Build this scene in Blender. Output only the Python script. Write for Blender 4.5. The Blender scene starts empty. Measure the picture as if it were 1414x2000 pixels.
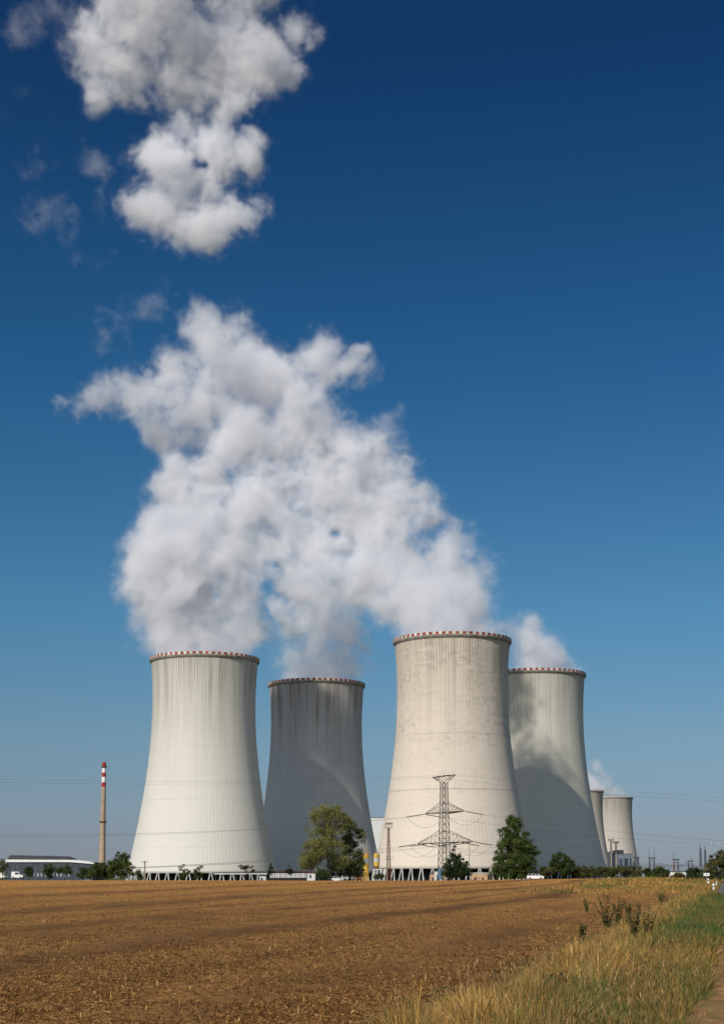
import bpy, math, random
import numpy as np
from mathutils import Vector, Matrix
R = math.radians
sc = bpy.context.scene
COL = sc.collection

# ------------------------------------------------------------------ camera
F_PX = 3000.0; HORIZON = 1714.0; CX = 707.0; PITCH = R(7.0); EYE = 1.7
PY = HORIZON - F_PX * math.tan(PITCH)
cam_d = bpy.data.cameras.new('camera'); cam = bpy.data.objects.new('camera', cam_d); COL.objects.link(cam)
cam.location = (0, 0, EYE); cam.rotation_euler = (R(90) + PITCH, 0, 0)
cam_d.sensor_fit = 'VERTICAL'; cam_d.sensor_height = 36.0; cam_d.lens = F_PX / 2000 * 36.0
cam_d.shift_y = (PY - 1000) / 2000; cam_d.shift_x = 0.0
cam_d.clip_start = 0.3; cam_d.clip_end = 40000
sc.camera = cam

# ------------------------------------------------------------------ sky and sun
SUN_AZ = R(31); SUN_EL = R(36)          # azimuth: to the left of straight behind the camera
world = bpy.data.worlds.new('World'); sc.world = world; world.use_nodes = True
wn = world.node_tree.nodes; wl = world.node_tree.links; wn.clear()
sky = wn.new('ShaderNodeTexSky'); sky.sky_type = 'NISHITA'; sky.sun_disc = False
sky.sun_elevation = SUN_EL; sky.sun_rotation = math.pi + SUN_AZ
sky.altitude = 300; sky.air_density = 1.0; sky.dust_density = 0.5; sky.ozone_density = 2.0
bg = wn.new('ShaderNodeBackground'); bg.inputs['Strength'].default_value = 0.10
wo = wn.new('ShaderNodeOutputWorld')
# clear, dry, deep blue sky: deepens with elevation, then brightens above the view as added fill light
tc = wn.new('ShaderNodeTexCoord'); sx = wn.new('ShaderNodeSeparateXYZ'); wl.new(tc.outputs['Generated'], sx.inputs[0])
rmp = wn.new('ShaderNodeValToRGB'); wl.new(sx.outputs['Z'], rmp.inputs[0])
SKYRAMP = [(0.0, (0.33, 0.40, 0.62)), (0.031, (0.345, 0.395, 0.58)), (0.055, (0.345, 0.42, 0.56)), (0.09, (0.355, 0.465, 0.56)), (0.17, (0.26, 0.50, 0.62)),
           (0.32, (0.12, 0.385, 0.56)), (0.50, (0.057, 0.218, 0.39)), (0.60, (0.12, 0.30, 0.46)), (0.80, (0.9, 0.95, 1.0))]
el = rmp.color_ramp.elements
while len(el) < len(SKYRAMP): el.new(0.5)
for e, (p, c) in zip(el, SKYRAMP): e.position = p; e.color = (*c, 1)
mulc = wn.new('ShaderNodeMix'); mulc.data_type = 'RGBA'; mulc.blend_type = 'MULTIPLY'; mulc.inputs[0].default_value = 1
# the deep blue lies away from the sun; the sky on the sun's side (behind the camera) is left undimmed to fill the shaded tower fronts
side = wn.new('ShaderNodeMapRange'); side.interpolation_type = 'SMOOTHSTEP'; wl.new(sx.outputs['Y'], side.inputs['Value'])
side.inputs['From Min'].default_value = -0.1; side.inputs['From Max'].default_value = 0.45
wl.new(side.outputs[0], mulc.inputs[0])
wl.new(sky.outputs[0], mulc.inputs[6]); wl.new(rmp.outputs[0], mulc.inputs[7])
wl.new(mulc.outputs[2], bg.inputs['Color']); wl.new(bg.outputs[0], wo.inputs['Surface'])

sun_d = bpy.data.lights.new('sun', 'SUN'); sun_d.energy = 4.05; sun_d.angle = R(0.53); sun_d.color = (1.0, 0.93, 0.83)
sun = bpy.data.objects.new('sun', sun_d); COL.objects.link(sun)
TOSUN = Vector((-math.sin(SUN_AZ) * math.cos(SUN_EL), -math.cos(SUN_AZ) * math.cos(SUN_EL), math.sin(SUN_EL)))
sun.rotation_euler = TOSUN.to_track_quat('Z', 'Y').to_euler(); sun.location = TOSUN * 500

sc.view_settings.view_transform = 'Standard'; sc.view_settings.look = 'None'
sc.view_settings.exposure = 0.0; sc.view_settings.gamma = 1.0; sc.view_settings.use_curve_mapping = False
cy = sc.cycles
cy.volume_bounces = 10; cy.max_bounces = 12; cy.diffuse_bounces = 3; cy.transparent_max_bounces = 16
cy.volume_step_rate = 2.0; cy.volume_max_steps = 256; cy.use_adaptive_sampling = True; cy.adaptive_threshold = 0.02
try:
    cy.use_denoising = True; cy.denoiser = 'OPENIMAGEDENOISE'
except Exception: pass

# ------------------------------------------------------------------ placing helpers
FW = Vector((0, math.cos(PITCH), math.sin(PITCH))); UP = Vector((0, -math.sin(PITCH), math.cos(PITCH)))
def at(px, py, Y):
    """world point seen at pixel (px, py) of the 1414x2000 photograph, at distance Y in front of the camera"""
    d = FW + Vector((1, 0, 0)) * ((px - CX) / F_PX) + UP * ((PY - py) / F_PX)
    return Vector((0, 0, EYE)) + d * (Y / d.y)
def X(px, Y): return at(px, HORIZON, Y).x
def Z(py, Y): return at(CX, py, Y).z
def S(px, Y): return px * Y / F_PX        # length in metres of so many pixels

def sstep(a, b, x):
    t = np.clip((np.asarray(x, float) - a) / (b - a), 0, 1); return t * t * (3 - 2 * t)
def edge_x(y): return -4.2 + 0.235 * y     # border between field and verge
def ground_h(x, y):
    x = np.asarray(x, float); y = np.asarray(y, float)
    h = 1.12 * sstep(50, 290, y) - 0.3 * sstep(300, 420, y) - 3.3 * sstep(440, 600, y)
    s = x / np.maximum(y, 30)
    h = h + 0.42 * sstep(0.02, 0.17, s) * sstep(120, 330, y) * (1 - sstep(430, 560, y)) - 0.9 * sstep(0.2, 0.25, s) * sstep(120, 200, y) * (1 - sstep(430, 560, y)) * 0.5
    h = h + 0.10 * np.sin(x * 0.05 + y * 0.013) * sstep(20, 80, y) * (1 - sstep(500, 900, y)) * (1 - sstep(150, 300, y) * 0.7)
    return h
def gh(x, y): return float(ground_h(x, y))

# ------------------------------------------------------------------ material helpers
MATS = {}
def new_mat(name):
    m = bpy.data.materials.new(name); m.use_nodes = True
    nt = m.node_tree; b = nt.nodes['Principled BSDF']; b.inputs['Roughness'].default_value = 0.85
    try: b.inputs['Specular IOR Level'].default_value = 0.08
    except Exception: pass
    return m, nt, b
def N(nt, t, **kw):
    n = nt.nodes.new(t)
    for k, v in kw.items(): setattr(n, k, v)
    return n
def math_n(nt, op, a, b=None, c=None, clamp=False):
    n = nt.nodes.new('ShaderNodeMath'); n.operation = op; n.use_clamp = clamp
    for i, v in enumerate((a, b, c)):
        if v is None: continue
        if isinstance(v, (int, float)): n.inputs[i].default_value = v
        else: nt.links.new(v, n.inputs[i])
    return n.outputs[0]
def mixc(nt, fac, a, b, mode='MIX'):
    n = nt.nodes.new('ShaderNodeMix'); n.data_type = 'RGBA'; n.blend_type = mode
    for i, v in ((0, fac), (6, a), (7, b)):
        if isinstance(v, (int, float)): n.inputs[i].default_value = v
        elif isinstance(v, (tuple, list)): n.inputs[i].default_value = (*v[:3], 1)
        else: nt.links.new(v, n.inputs[i])
    return n.outputs[2]
def noise(nt, vec, scale, detail=4, rough=0.55, dist=0.0):
    n = nt.nodes.new('ShaderNodeTexNoise'); n.inputs['Scale'].default_value = scale; n.inputs['Detail'].default_value = detail
    n.inputs['Roughness'].default_value = rough; n.inputs['Distortion'].default_value = dist
    if vec is not None: nt.links.new(vec, n.inputs['Vector'])
    return n.outputs[0]
def mapping(nt, vec, scale=(1, 1, 1), rot=(0, 0, 0), loc=(0, 0, 0)):
    n = nt.nodes.new('ShaderNodeMapping'); n.inputs['Scale'].default_value = scale; n.inputs['Rotation'].default_value = rot
    n.inputs['Location'].default_value = loc; nt.links.new(vec, n.inputs['Vector']); return n.outputs[0]
def ramp(nt, fac, stops):
    n = nt.nodes.new('ShaderNodeValToRGB'); e = n.color_ramp.elements
    while len(e) < len(stops): e.new(0.5)
    for q, (p, c) in zip(e, stops):
        q.position = p; q.color = (c, c, c, 1) if isinstance(c, (int, float)) else (*c, 1)
    nt.links.new(fac, n.inputs[0]); return n.outputs[0]
def flat_mat(name, col, rough=0.8, metal=0.0, var=0.18, scale=1.2, emit=None):
    """a plain surface with some dirt and tone variation"""
    if name in MATS: return MATS[name]
    m, nt, b = new_mat(name)
    g = N(nt, 'ShaderNodeNewGeometry').outputs['Position']
    f = noise(nt, g, scale, 5, 0.6)
    f = ramp(nt, f, [(0.3, 0.0), (0.72, 1.0)])
    dark = tuple(c * (1 - var * 1.6) for c in col); light = tuple(min(1, c * (1 + var * 0.5)) for c in col)
    nt.links.new(mixc(nt, f, dark, light), b.inputs['Base Color'])
    b.inputs['Roughness'].default_value = rough; b.inputs['Metallic'].default_value = metal
    MATS[name] = m; return m
def attr_mat(name, rough=0.8, trans=0.0, var=0.3):
    """leaves, blades and straws: the tone comes from the per-blade colour of the plant itself"""
    if name in MATS: return MATS[name]
    m, nt, b = new_mat(name)
    a = N(nt, 'ShaderNodeAttribute', attribute_name='tone').outputs['Color']
    nt.links.new(a, b.inputs['Base Color']); b.inputs['Roughness'].default_value = rough
    if trans > 0:
        t = N(nt, 'ShaderNodeBsdfTranslucent'); nt.links.new(a, t.inputs['Color'])
        mx = N(nt, 'ShaderNodeMixShader'); mx.inputs[0].default_value = trans
        out = nt.nodes['Material Output']
        nt.links.new(b.outputs[0], mx.inputs[1]); nt.links.new(t.outputs[0], mx.inputs[2]); nt.links.new(mx.outputs[0], out.inputs['Surface'])
    MATS[name] = m; return m

# ------------------------------------------------------------------ mesh helpers
class MB:
    """collects faces for ONE mesh"""
    def __init__(s): s.v = []; s.f = []; s.mi = []
    def add(s, vs, fs, mi=0):
        o = len(s.v); s.v.extend([tuple(p) for p in vs]); s.f.extend([tuple(i + o for i in f) for f in fs]); s.mi.extend([mi] * len(fs))
    def box(s, c, d, rz=0.0, mi=0):
        x, y, z = (q / 2 for q in d); ca, sa = math.cos(rz), math.sin(rz); vs = []
        for dz in (-z, z):
            for dx, dy in ((-x, -y), (x, -y), (x, y), (-x, y)):
                vs.append((c[0] + dx * ca - dy * sa, c[1] + dx * sa + dy * ca, c[2] + dz))
        s.add(vs, [(3, 2, 1, 0), (4, 5, 6, 7), (0, 1, 5, 4), (1, 2, 6, 5), (2, 3, 7, 6), (3, 0, 4, 7)], mi)
    def bar(s, a, b, r0, r1=None, n=4, mi=0, cap=True):
        a = Vector(a); b = Vector(b); r1 = r0 if r1 is None else r1
        d = (b - a)
        if d.length < 1e-6: return
        d.normalize(); u = d.orthogonal().normalized(); w = d.cross(u); vs = []
        for p, r in ((a, r0), (b, r1)):
            for k in range(n):
                t = 2 * math.pi * (k + 0.5) / n; vs.append(p + u * (r * math.cos(t)) + w * (r * math.sin(t)))
        fs = [(k, (k + 1) % n, n + (k + 1) % n, n + k) for k in range(n)]
        if cap: fs += [tuple(range(n))[::-1], tuple(range(n, 2 * n))]
        s.add(vs, fs, mi)
    def tube(s, pts, rs, n=6, mi=0):
        pts = [Vector(p) for p in pts]; vs = []; m = len(pts); u = None
        for i, p in enumerate(pts):
            d = (pts[min(i + 1, m - 1)] - pts[max(i - 1, 0)]).normalized()
            u = d.orthogonal().normalized() if u is None else (u - d * u.dot(d)).normalized()
            w = d.cross(u); r = rs[i] if isinstance(rs, (list, tuple)) else rs
            for k in range(n):
                t = 2 * math.pi * k / n; vs.append(p + u * (r * math.cos(t)) + w * (r * math.sin(t)))
        fs = [(i * n + k, i * n + (k + 1) % n, (i + 1) * n + (k + 1) % n, (i + 1) * n + k) for i in range(m - 1) for k in range(n)]
        fs += [tuple(range(n))[::-1], tuple((m - 1) * n + k for k in range(n))]
        s.add(vs, fs, mi)
    def lathe(s, prof, n=32, c=(0, 0), mi=0, cap=False, a0=0.0):
        vs = [(c[0] + r * math.cos(a0 + 2 * math.pi * k / n), c[1] + r * math.sin(a0 + 2 * math.pi * k / n), z) for r, z in prof for k in range(n)]
        fs = [(i * n + k, i * n + (k + 1) % n, (i + 1) * n + (k + 1) % n, (i + 1) * n + k) for i in range(len(prof) - 1) for k in range(n)]
        if cap: fs += [tuple(range(n))[::-1], tuple((len(prof) - 1) * n + k for k in range(n))]
        s.add(vs, fs, mi)
    def prism(s, poly, y0, y1, mi=0):
        """polygon in x-z, extruded from y0 to y1"""
        n = len(poly); vs = [(x, y0, z) for x, z in poly] + [(x, y1, z) for x, z in poly]
        s.add(vs, [tuple(range(n)), tuple(range(n, 2 * n))[::-1]] + [(k, n + k, n + (k + 1) % n, (k + 1) % n) for k in range(n)], mi)
    def build(s, name, mats, parent=None, smooth=False, loc=None, label=None):
        me = bpy.data.meshes.new(name); me.from_pydata(s.v, [], s.f)
        mats = mats if isinstance(mats, (list, tuple)) else [mats]
        for m in mats: me.materials.append(m)
        if len(mats) > 1: me.polygons.foreach_set('material_index', s.mi)
        if smooth: me.polygons.foreach_set('use_smooth', [True] * len(s.f))
        me.update(); o = bpy.data.objects.new(name, me); COL.objects.link(o)
        if parent is not None: o.parent = parent
        if loc is not None: o.location = loc
        if label: o['label'] = label
        return o
def np_mesh(name, verts, faces_n, idx, mat, tone=None, parent=None, loc=None):
    """fast mesh: verts (n,3); every face has faces_n corners; idx flat; tone per face (m,3)"""
    me = bpy.data.meshes.new(name); nv = len(verts); nf = len(idx) // faces_n
    me.vertices.add(nv); me.vertices.foreach_set('co', np.ascontiguousarray(verts, np.float32).ravel())
    me.loops.add(len(idx)); me.loops.foreach_set('vertex_index', np.ascontiguousarray(idx, np.int32))
    me.polygons.add(nf); me.polygons.foreach_set('loop_start', np.arange(0, len(idx), faces_n, dtype=np.int32))
    me.polygons.foreach_set('loop_total', np.full(nf, faces_n, np.int32))
    me.update(calc_edges=True)
    me.materials.append(mat)
    if tone is not None:
        a = me.attributes.new('tone', 'FLOAT_COLOR', 'FACE')
        a.data.foreach_set('color', np.ascontiguousarray(np.concatenate([tone, np.ones((nf, 1))], 1), np.float32).ravel())
    o = bpy.data.objects.new(name, me); COL.objects.link(o)
    if parent is not None: o.parent = parent
    if loc is not None: o.location = loc
    return o
def tag(o, label=None, cat=None, group=None, kind=None):
    if label: o['label'] = label
    if cat: o['category'] = cat
    if group: o['group'] = group
    if kind: o['kind'] = kind
    return o
def thing(name, label, cat, loc=(0, 0, 0), rz=0.0, group=None):
    o = bpy.data.objects.new(name, None); o.empty_display_size = 0.3; COL.objects.link(o)
    o.location = loc; o.rotation_euler = (0, 0, rz); return tag(o, label, cat, group)
def children(o): return [c for c in bpy.data.objects if c.parent == o]
def copy_tree(o, parent=None):
    kids = children(o); c = o.copy(); COL.objects.link(c); c.parent = parent
    for k in kids: copy_tree(k, c)
    return c

# ------------------------------------------------------------------ ground
rng = np.random.default_rng(7)
def vnoise(x, y, seed):
    """smooth value noise in numpy"""
    xi = np.floor(x).astype(np.int64); yi = np.floor(y).astype(np.int64); xf = x - xi; yf = y - yi
    def h(a, b):
        n = (a * 374761393 + b * 668265263 + seed * 974711) & 0xffffffff
        n = ((n ^ (n >> 13)) * 1274126177) & 0xffffffff
        return ((n ^ (n >> 16)) & 0xffff) / 65535.0
    u = xf * xf * (3 - 2 * xf); v = yf * yf * (3 - 2 * yf)
    return (h(xi, yi) * (1 - u) + h(xi + 1, yi) * u) * (1 - v) + (h(xi, yi + 1) * (1 - u) + h(xi + 1, yi + 1) * u) * v
FIELD_DIR = math.atan(0.235)
def micro(x, y):
    """clods, straw and shallow tillage furrows running along the verge"""
    u = (x - 0.235 * y) * math.cos(FIELD_DIR); v = (y + 0.235 * x) * math.cos(FIELD_DIR)
    m = 0.055 * (vnoise(u * 2.2, v * 1.2, 1) - .5) + 0.045 * (vnoise(x * 6, y * 6, 2) - .5) + 0.03 * (vnoise(x * 15, y * 15, 3) - .5)
    m += 0.05 * (vnoise(u * 0.55 + 9, v * 0.05, 4) - .5) * 2 * (vnoise(u * 0.2, v * 0.03, 5))
    fade = 1 - sstep(60, 240, np.hypot(x, y)) * 0.75
    s = x - edge_x(y)
    return m * fade * (1 - 0.6 * sstep(-0.5, 1.0, s)) * (1 - 0.85 * sstep(-.35, .05, x - (-0.85 + 0.246 * y))) 
def band(x, y):
    """0..1: freshly tilled dark bands between lighter straw covered ones, along the verge direction"""
    u = x - 0.235 * y + 3.2 * (vnoise(x * 0.05, y * 0.02, 61) - .5) + 1.3 * (vnoise(x * 0.3, y * 0.08, 62) - .5)
    b = 0
    for c_, w_, a_ in ((-5.8, .9, .45), (-9.6, .8, .35), (-14.2, 1.5, 1.0), (-18.3, .7, .5), (-22.5, 2.0, .95), (-28, 1.2, .6), (-35, 3.0, .9), (-44, 2.0, .55), (-56, 4.0, .8), (-75, 6, .6)):
        b = np.maximum(b, a_ * np.exp(-((u - c_) / w_) ** 2) * (0.35 + 0.9 * vnoise(u * 0.3, y * 0.03 + c_, 63)))
    b = b + 0.6 * (vnoise(u * 0.7, y * 0.06, 64) - .5) + 0.55 * (vnoise(x * 0.8, y * 0.35, 65) - .5)
    return np.clip(b, 0, 1)
def ground_top(x, y): return ground_h(x, y) + micro(np.asarray(x, float), np.asarray(y, float))

th = np.concatenate([np.arange(-180, -34, 6), np.linspace(-32, 32, 620), np.arange(36, 180, 6)]) * math.pi / 180
rr = np.concatenate([[0.5, 4.0, 8.0], np.geomspace(12, 600, 640), np.geomspace(640, 22000, 50)])
TH, RR = np.meshgrid(th, rr); gx = RR * np.sin(TH); gy = RR * np.cos(TH)
gz = ground_top(gx, gy) ; gz = np.where(RR > 700, ground_h(gx, gy), gz)
nr, nc = gx.shape
verts = np.stack([gx, gy, gz], -1).reshape(-1, 3)
i, j = np.meshgrid(np.arange(nr - 1), np.arange(nc), indexing='ij'); j2 = (j + 1) % nc
idx = np.stack([i * nc + j, i * nc + j2, (i + 1) * nc + j2, (i + 1) * nc + j], -1).reshape(-1)

m, nt, b = new_mat('field_soil')
P = N(nt, 'ShaderNodeNewGeometry').outputs['Position']
sp = N(nt, 'ShaderNodeSeparateXYZ'); nt.links.new(P, sp.inputs[0]); px_, py_ = sp.outputs[0], sp.outputs[1]
uu = math_n(nt, 'SUBTRACT', px_, math_n(nt, 'MULTIPLY', py_, 0.235))         # across the rows
cb = N(nt, 'ShaderNodeCombineXYZ'); nt.links.new(uu, cb.inputs[0]); nt.links.new(py_, cb.inputs[1])
ROW = cb.outputs[0]
fine = noise(nt, P, 9.0, 8, 0.72)
mid = noise(nt, P, 1.7, 6, 0.62)
stre = noise(nt, mapping(nt, ROW, (0.16, 0.010, 1)), 1.0, 5, 0.62, 0.6)      # long tillage bands
stre2 = noise(nt, mapping(nt, ROW, (0.55, 0.03, 1), loc=(7, 3, 0)), 1.0, 5, 0.65, 0.4)
straw = noise(nt, mapping(nt, P, (30, 11, 8)), 1.0, 4, 0.7, 1.4)
c = mixc(nt, ramp(nt, fine, [(0.30, 0.0), (0.68, 1.0)]), (0.088, 0.037, 0.010), (0.39, 0.190, 0.054))
c = mixc(nt, ramp(nt, straw, [(0.54, 0.0), (0.66, 0.8)]), c, (0.48, 0.32, 0.14))
c = mixc(nt, ramp(nt, mid, [(0.35, 0.0), (0.7, 0.35)]), c, (0.38, 0.205, 0.066))
bnd = N(nt, 'ShaderNodeAttribute', attribute_name='band').outputs['Fac']
c = mixc(nt, ramp(nt, stre2, [(0.48, 0.0), (0.70, 0.35)]), c, (0.10, 0.046, 0.018))
# far part of the field is drier and redder
far = ramp(nt, math_n(nt, 'DIVIDE', py_, 400.0, clamp=True), [(0.10, 0.0), (0.55, 0.75)])
c = mixc(nt, far, c, mixc(nt, ramp(nt, mid, [(0.3, 0.0), (0.7, 1.0)]), (0.43, 0.190, 0.045), (0.68, 0.345, 0.095)))
c = mixc(nt, math_n(nt, 'MULTIPLY', bnd, 0.85, clamp=True), c, mixc(nt, fine, (0.055, 0.026, 0.011), (0.17, 0.085, 0.033)))
# verge: dry thatch and green patches under the blades
s_ = math_n(nt, 'ADD', uu, 4.2)
warp = math_n(nt, 'MULTIPLY', math_n(nt, 'SUBTRACT', noise(nt, P, 0.35, 5, 0.6), 0.5), 3.0)
vm = ramp(nt, math_n(nt, 'ADD', math_n(nt, 'ADD', s_, warp), 0.5, clamp=True), [(0.3, 0.0), (0.7, 1.0)])
gr = ramp(nt, noise(nt, mapping(nt, ROW, (0.5, 0.06, 1), loc=(2, 0, 0)), 1.0, 4, 0.6), [(0.42, 0.0), (0.6, 1.0)])
vc = mixc(nt, gr, mixc(nt, fine, (0.12, 0.075, 0.03), (0.30, 0.20, 0.085)), mixc(nt, fine, (0.03, 0.045, 0.012), (0.10, 0.12, 0.03)))
c = mixc(nt, vm, c, vc)
# beyond the field: rough grass
bey = ramp(nt, math_n(nt, 'SUBTRACT', math_n(nt, 'DIVIDE', py_, 40.0), 9.2, clamp=True), [(0.0, 0.0), (1.0, 1.0)])
c = mixc(nt, bey, c, mixc(nt, mid, (0.05, 0.06, 0.02), (0.16, 0.13, 0.05)))
nt.links.new(c, b.inputs['Base Color']); b.inputs['Roughness'].default_value = 0.95
bp = N(nt, 'ShaderNodeBump'); bp.inputs['Distance'].default_value = 0.06; bp.inputs['Strength'].default_value = 0.9
nt.links.new(noise(nt, P, 12.0, 6, 0.7), bp.inputs['Height']); nt.links.new(bp.outputs[0], b.inputs['Normal'])
fld = np_mesh('field', verts, 4, idx, m)
at_ = fld.data.attributes.new('band', 'FLOAT', 'POINT'); at_.data.foreach_set('value', band(verts[:, 0], verts[:, 1]).astype(np.float32))
fld.data.polygons.foreach_set('use_smooth', [True] * len(fld.data.polygons))
tag(fld, 'brown harvested stubble field with darker tilled bands running to the towers', 'field', kind='structure')

# --- track along the right of the verge and the road beyond it
def strip(name, mat, xl, xr, ys, lift, label, cat, relief=False):
    vs = []; fs = []
    k = 7 if not relief else 30
    for q, y in enumerate(ys):
        for t in range(k):
            x = xl(y) + (xr(y) - xl(y)) * t / (k - 1); vs.append((x, y, (float(ground_top(np.array([x]), np.array([y]))[0]) if relief else gh(x, y)) + lift))
    for q in range(len(ys) - 1):
        for t in range(k - 1):
            fs.append((q * k + t, q * k + t + 1, (q + 1) * k + t + 1, (q + 1) * k + t))
    mb = MB(); mb.add(vs, fs); o = mb.build(name, mat, smooth=True); return tag(o, label, cat, kind='structure')
m, nt, b = new_mat('track_soil')
P = N(nt, 'ShaderNodeNewGeometry').outputs['Position']
c = mixc(nt, ramp(nt, noise(nt, P, 5, 8, 0.7), [(0.3, 0), (0.7, 1)]), (0.18, 0.088, 0.034), (0.44, 0.25, 0.11))
c = mixc(nt, ramp(nt, noise(nt, P, 0.6, 5, 0.6), [(0.5, 0), (0.68, 0.7)]), c, (0.17, 0.14, 0.05))
nt.links.new(c, b.inputs['Base Color'])
bp = N(nt, 'ShaderNodeBump'); bp.inputs['Distance'].default_value = 0.05
nt.links.new(noise(nt, P, 10.0, 6, 0.7), bp.inputs['Height']); nt.links.new(bp.outputs[0], b.inputs['Normal'])
strip('dirt_path', m, lambda y: -0.85 + 0.246 * y + 0.12 * math.sin(y * .7) + .08 * math.sin(y * 1.9), lambda y: 1.6 + 0.245 * y, list(np.geomspace(9, 130, 260)), 0.03,
      'reddish brown dirt track beside the grass verge', 'path', True)
m, nt, b = new_mat('asphalt')
P = N(nt, 'ShaderNodeNewGeometry').outputs['Position']
c = mixc(nt, noise(nt, P, 3, 6, 0.7), (0.10, 0.10, 0.105), (0.17, 0.165, 0.165)); nt.links.new(c, b.inputs['Base Color'])
def road_l(y): return 0.2335 * y - 0.6 + (0.00006 if y > 150 else 0.0009) * (y - 150) ** 2
strip('road', m, road_l, lambda y: road_l(y) + 6.0, list(np.linspace(100, 430, 80)), 0.06,
      'grey asphalt road at the edge of the grass', 'road')


# ------------------------------------------------------------------ cooling towers
def tower_r(z, top):
    zt = top * 0.805
    k = (z - zt) / (0.64 * top) if z > zt else (zt - z) / (0.725 * top)
    return 28.4 * math.sqrt(1 + k * k)
NR = 120; SUB = 3; NS = NR * SUB
def tower_mat(name, light, dirty, top_stain, patch, seed):
    m, nt, b = new_mat(name)
    uv = N(nt, 'ShaderNodeUVMap', uv_map='wall').outputs[0]
    sp = N(nt, 'ShaderNodeSeparateXYZ'); nt.links.new(uv, sp.inputs[0]); U, V = sp.outputs[0], sp.outputs[1]   # U = ribs 0..120, V = height 0..1
    big = noise(nt, mapping(nt, uv, (0.06, 4.0, 1), loc=(seed, 0, 0)), 1.0, 4, 0.6)
    streak = noise(nt, mapping(nt, uv, (1.1, 1.6, 1), loc=(seed * 3, 0, 0)), 1.0, 5, 0.7)     # long vertical runs of dirt
    streak2 = noise(nt, mapping(nt, uv, (0.30, 1.0, 1), loc=(seed * 5, 4, 0)), 1.0, 4, 0.6)
    ribs = math_n(nt, 'ABSOLUTE', math_n(nt, 'SUBTRACT', math_n(nt, 'FRACT', U), 0.5))         # 0.5 at a rib, 0 between
    between = ramp(nt, ribs, [(0.05, 1.0), (0.32, 0.0)])
    c = mixc(nt, ramp(nt, big, [(0.3, 0.0), (0.75, 0.35)]), light, tuple(q * 0.86 for q in light))
    # staining: strongest below the rim, fading down the wall
    topf = ramp(nt, V, [(0.30, 0.03), (0.55, 0.20), (0.78, 0.55), (0.97, 1.0)])
    st = math_n(nt, 'MULTIPLY', topf, ramp(nt, streak, [(0.34, 0.15), (0.66, 1.0)]))
    st = math_n(nt, 'MULTIPLY', st, math_n(nt, 'MULTIPLY_ADD', ramp(nt, streak2, [(0.35, 0.0), (0.65, 1.0)]), 0.9, 0.35))
    c = mixc(nt, math_n(nt, 'MULTIPLY', st, top_stain, clamp=True), c, dirty)
    # dirt collects between the ribs
    rb = math_n(nt, 'MULTIPLY', math_n(nt, 'MULTIPLY', between, ramp(nt, V, [(0.3, 0.0), (0.6, 0.18), (0.95, 0.8)])), ramp(nt, streak, [(0.3, 0.2), (0.7, 1.0)]))
    c = mixc(nt, math_n(nt, 'MULTIPLY', rb, top_stain * 0.8, clamp=True), c, tuple(q * 0.62 for q in dirty))
    # pour joints every 1.3 m, faint
    jt = math_n(nt, 'FRACT', math_n(nt, 'MULTIPLY', V, 88.0))
    jm = math_n(nt, 'MULTIPLY', ramp(nt, jt, [(0.0, 1.0), (0.14, 0.0)]), ramp(nt, noise(nt, mapping(nt, uv, (0.15, 60, 1), loc=(seed, 2, 0)), 1.0, 3, 0.6), [(0.45, 0.0), (0.7, 0.22 + 0.12 * patch)]))
    c = mixc(nt, jm, c, tuple(q * 0.6 for q in dirty))
    # a few darker joints all the way round
    for vv, am in ((0.115, 0.10), (0.335, 0.16 + 0.3 * patch), (0.575, 0.10 + 0.2 * patch)):
        band = math_n(nt, 'SUBTRACT', 1.0, math_n(nt, 'MULTIPLY', math_n(nt, 'ABSOLUTE', math_n(nt, 'SUBTRACT', V, vv)), 260.0), clamp=True)
        c = mixc(nt, math_n(nt, 'MULTIPLY', math_n(nt, 'MULTIPLY', band, am * 2), streak2, clamp=True), c, tuple(q * 0.5 for q in dirty))
    if patch > 0:      # spalled and mended zones in horizontal bands
        rough = noise(nt, mapping(nt, uv, (0.40, 46, 1), loc=(seed, 0, 0)), 1.0, 6, 0.75)
        zone = noise(nt, mapping(nt, uv, (0.045, 7.0, 1), loc=(seed * 2, 8, 0)), 1.0, 3, 0.6)
        zv = ramp(nt, V, [(0.10, 0.15), (0.33, 0.35), (0.42, 0.2), (0.50, 0.35), (0.56, 0.9), (0.63, 0.75), (0.68, 0.45), (0.78, 0.95), (0.90, 0.65), (1.0, 0.25)])
        f = math_n(nt, 'MULTIPLY', math_n(nt, 'MULTIPLY', ramp(nt, rough, [(0.46, 0.0), (0.62, 1.0)]), ramp(nt, zone, [(0.38, 0.0), (0.58, 1.0)])), zv)
        c = mixc(nt, math_n(nt, 'MULTIPLY', f, 0.62 * patch, clamp=True), c, (0.20, 0.165, 0.135))
        mend = math_n(nt, 'MULTIPLY', ramp(nt, noise(nt, mapping(nt, uv, (0.10, 40, 1), loc=(seed * 7, 1, 0)), 1.0, 2, 0.5), [(0.60, 0.0), (0.66, 1.0)]), ramp(nt, zone, [(0.42, 0.0), (0.55, 1.0)]))
        c = mixc(nt, math_n(nt, 'MULTIPLY', mend, 0.45 * patch), c, (0.60, 0.52, 0.46))
    nt.links.new(c, b.inputs['Base Color']); b.inputs['Roughness'].default_value = 0.9
    bp = N(nt, 'ShaderNodeBump'); bp.inputs['Distance'].default_value = 0.12; bp.inputs['Strength'].default_value = 0.35
    P = N(nt, 'ShaderNodeNewGeometry').outputs['Position']
    nt.links.new(noise(nt, P, 0.8, 6, 0.7), bp.inputs['Height']); nt.links.new(bp.outputs[0], b.inputs['Normal'])
    return m
RED = flat_mat('rim_red', (0.36, 0.07, 0.045), var=0.45, scale=0.4); WHT = flat_mat('rim_white', (0.66, 0.64, 0.59), var=0.35, scale=0.4)
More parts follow.
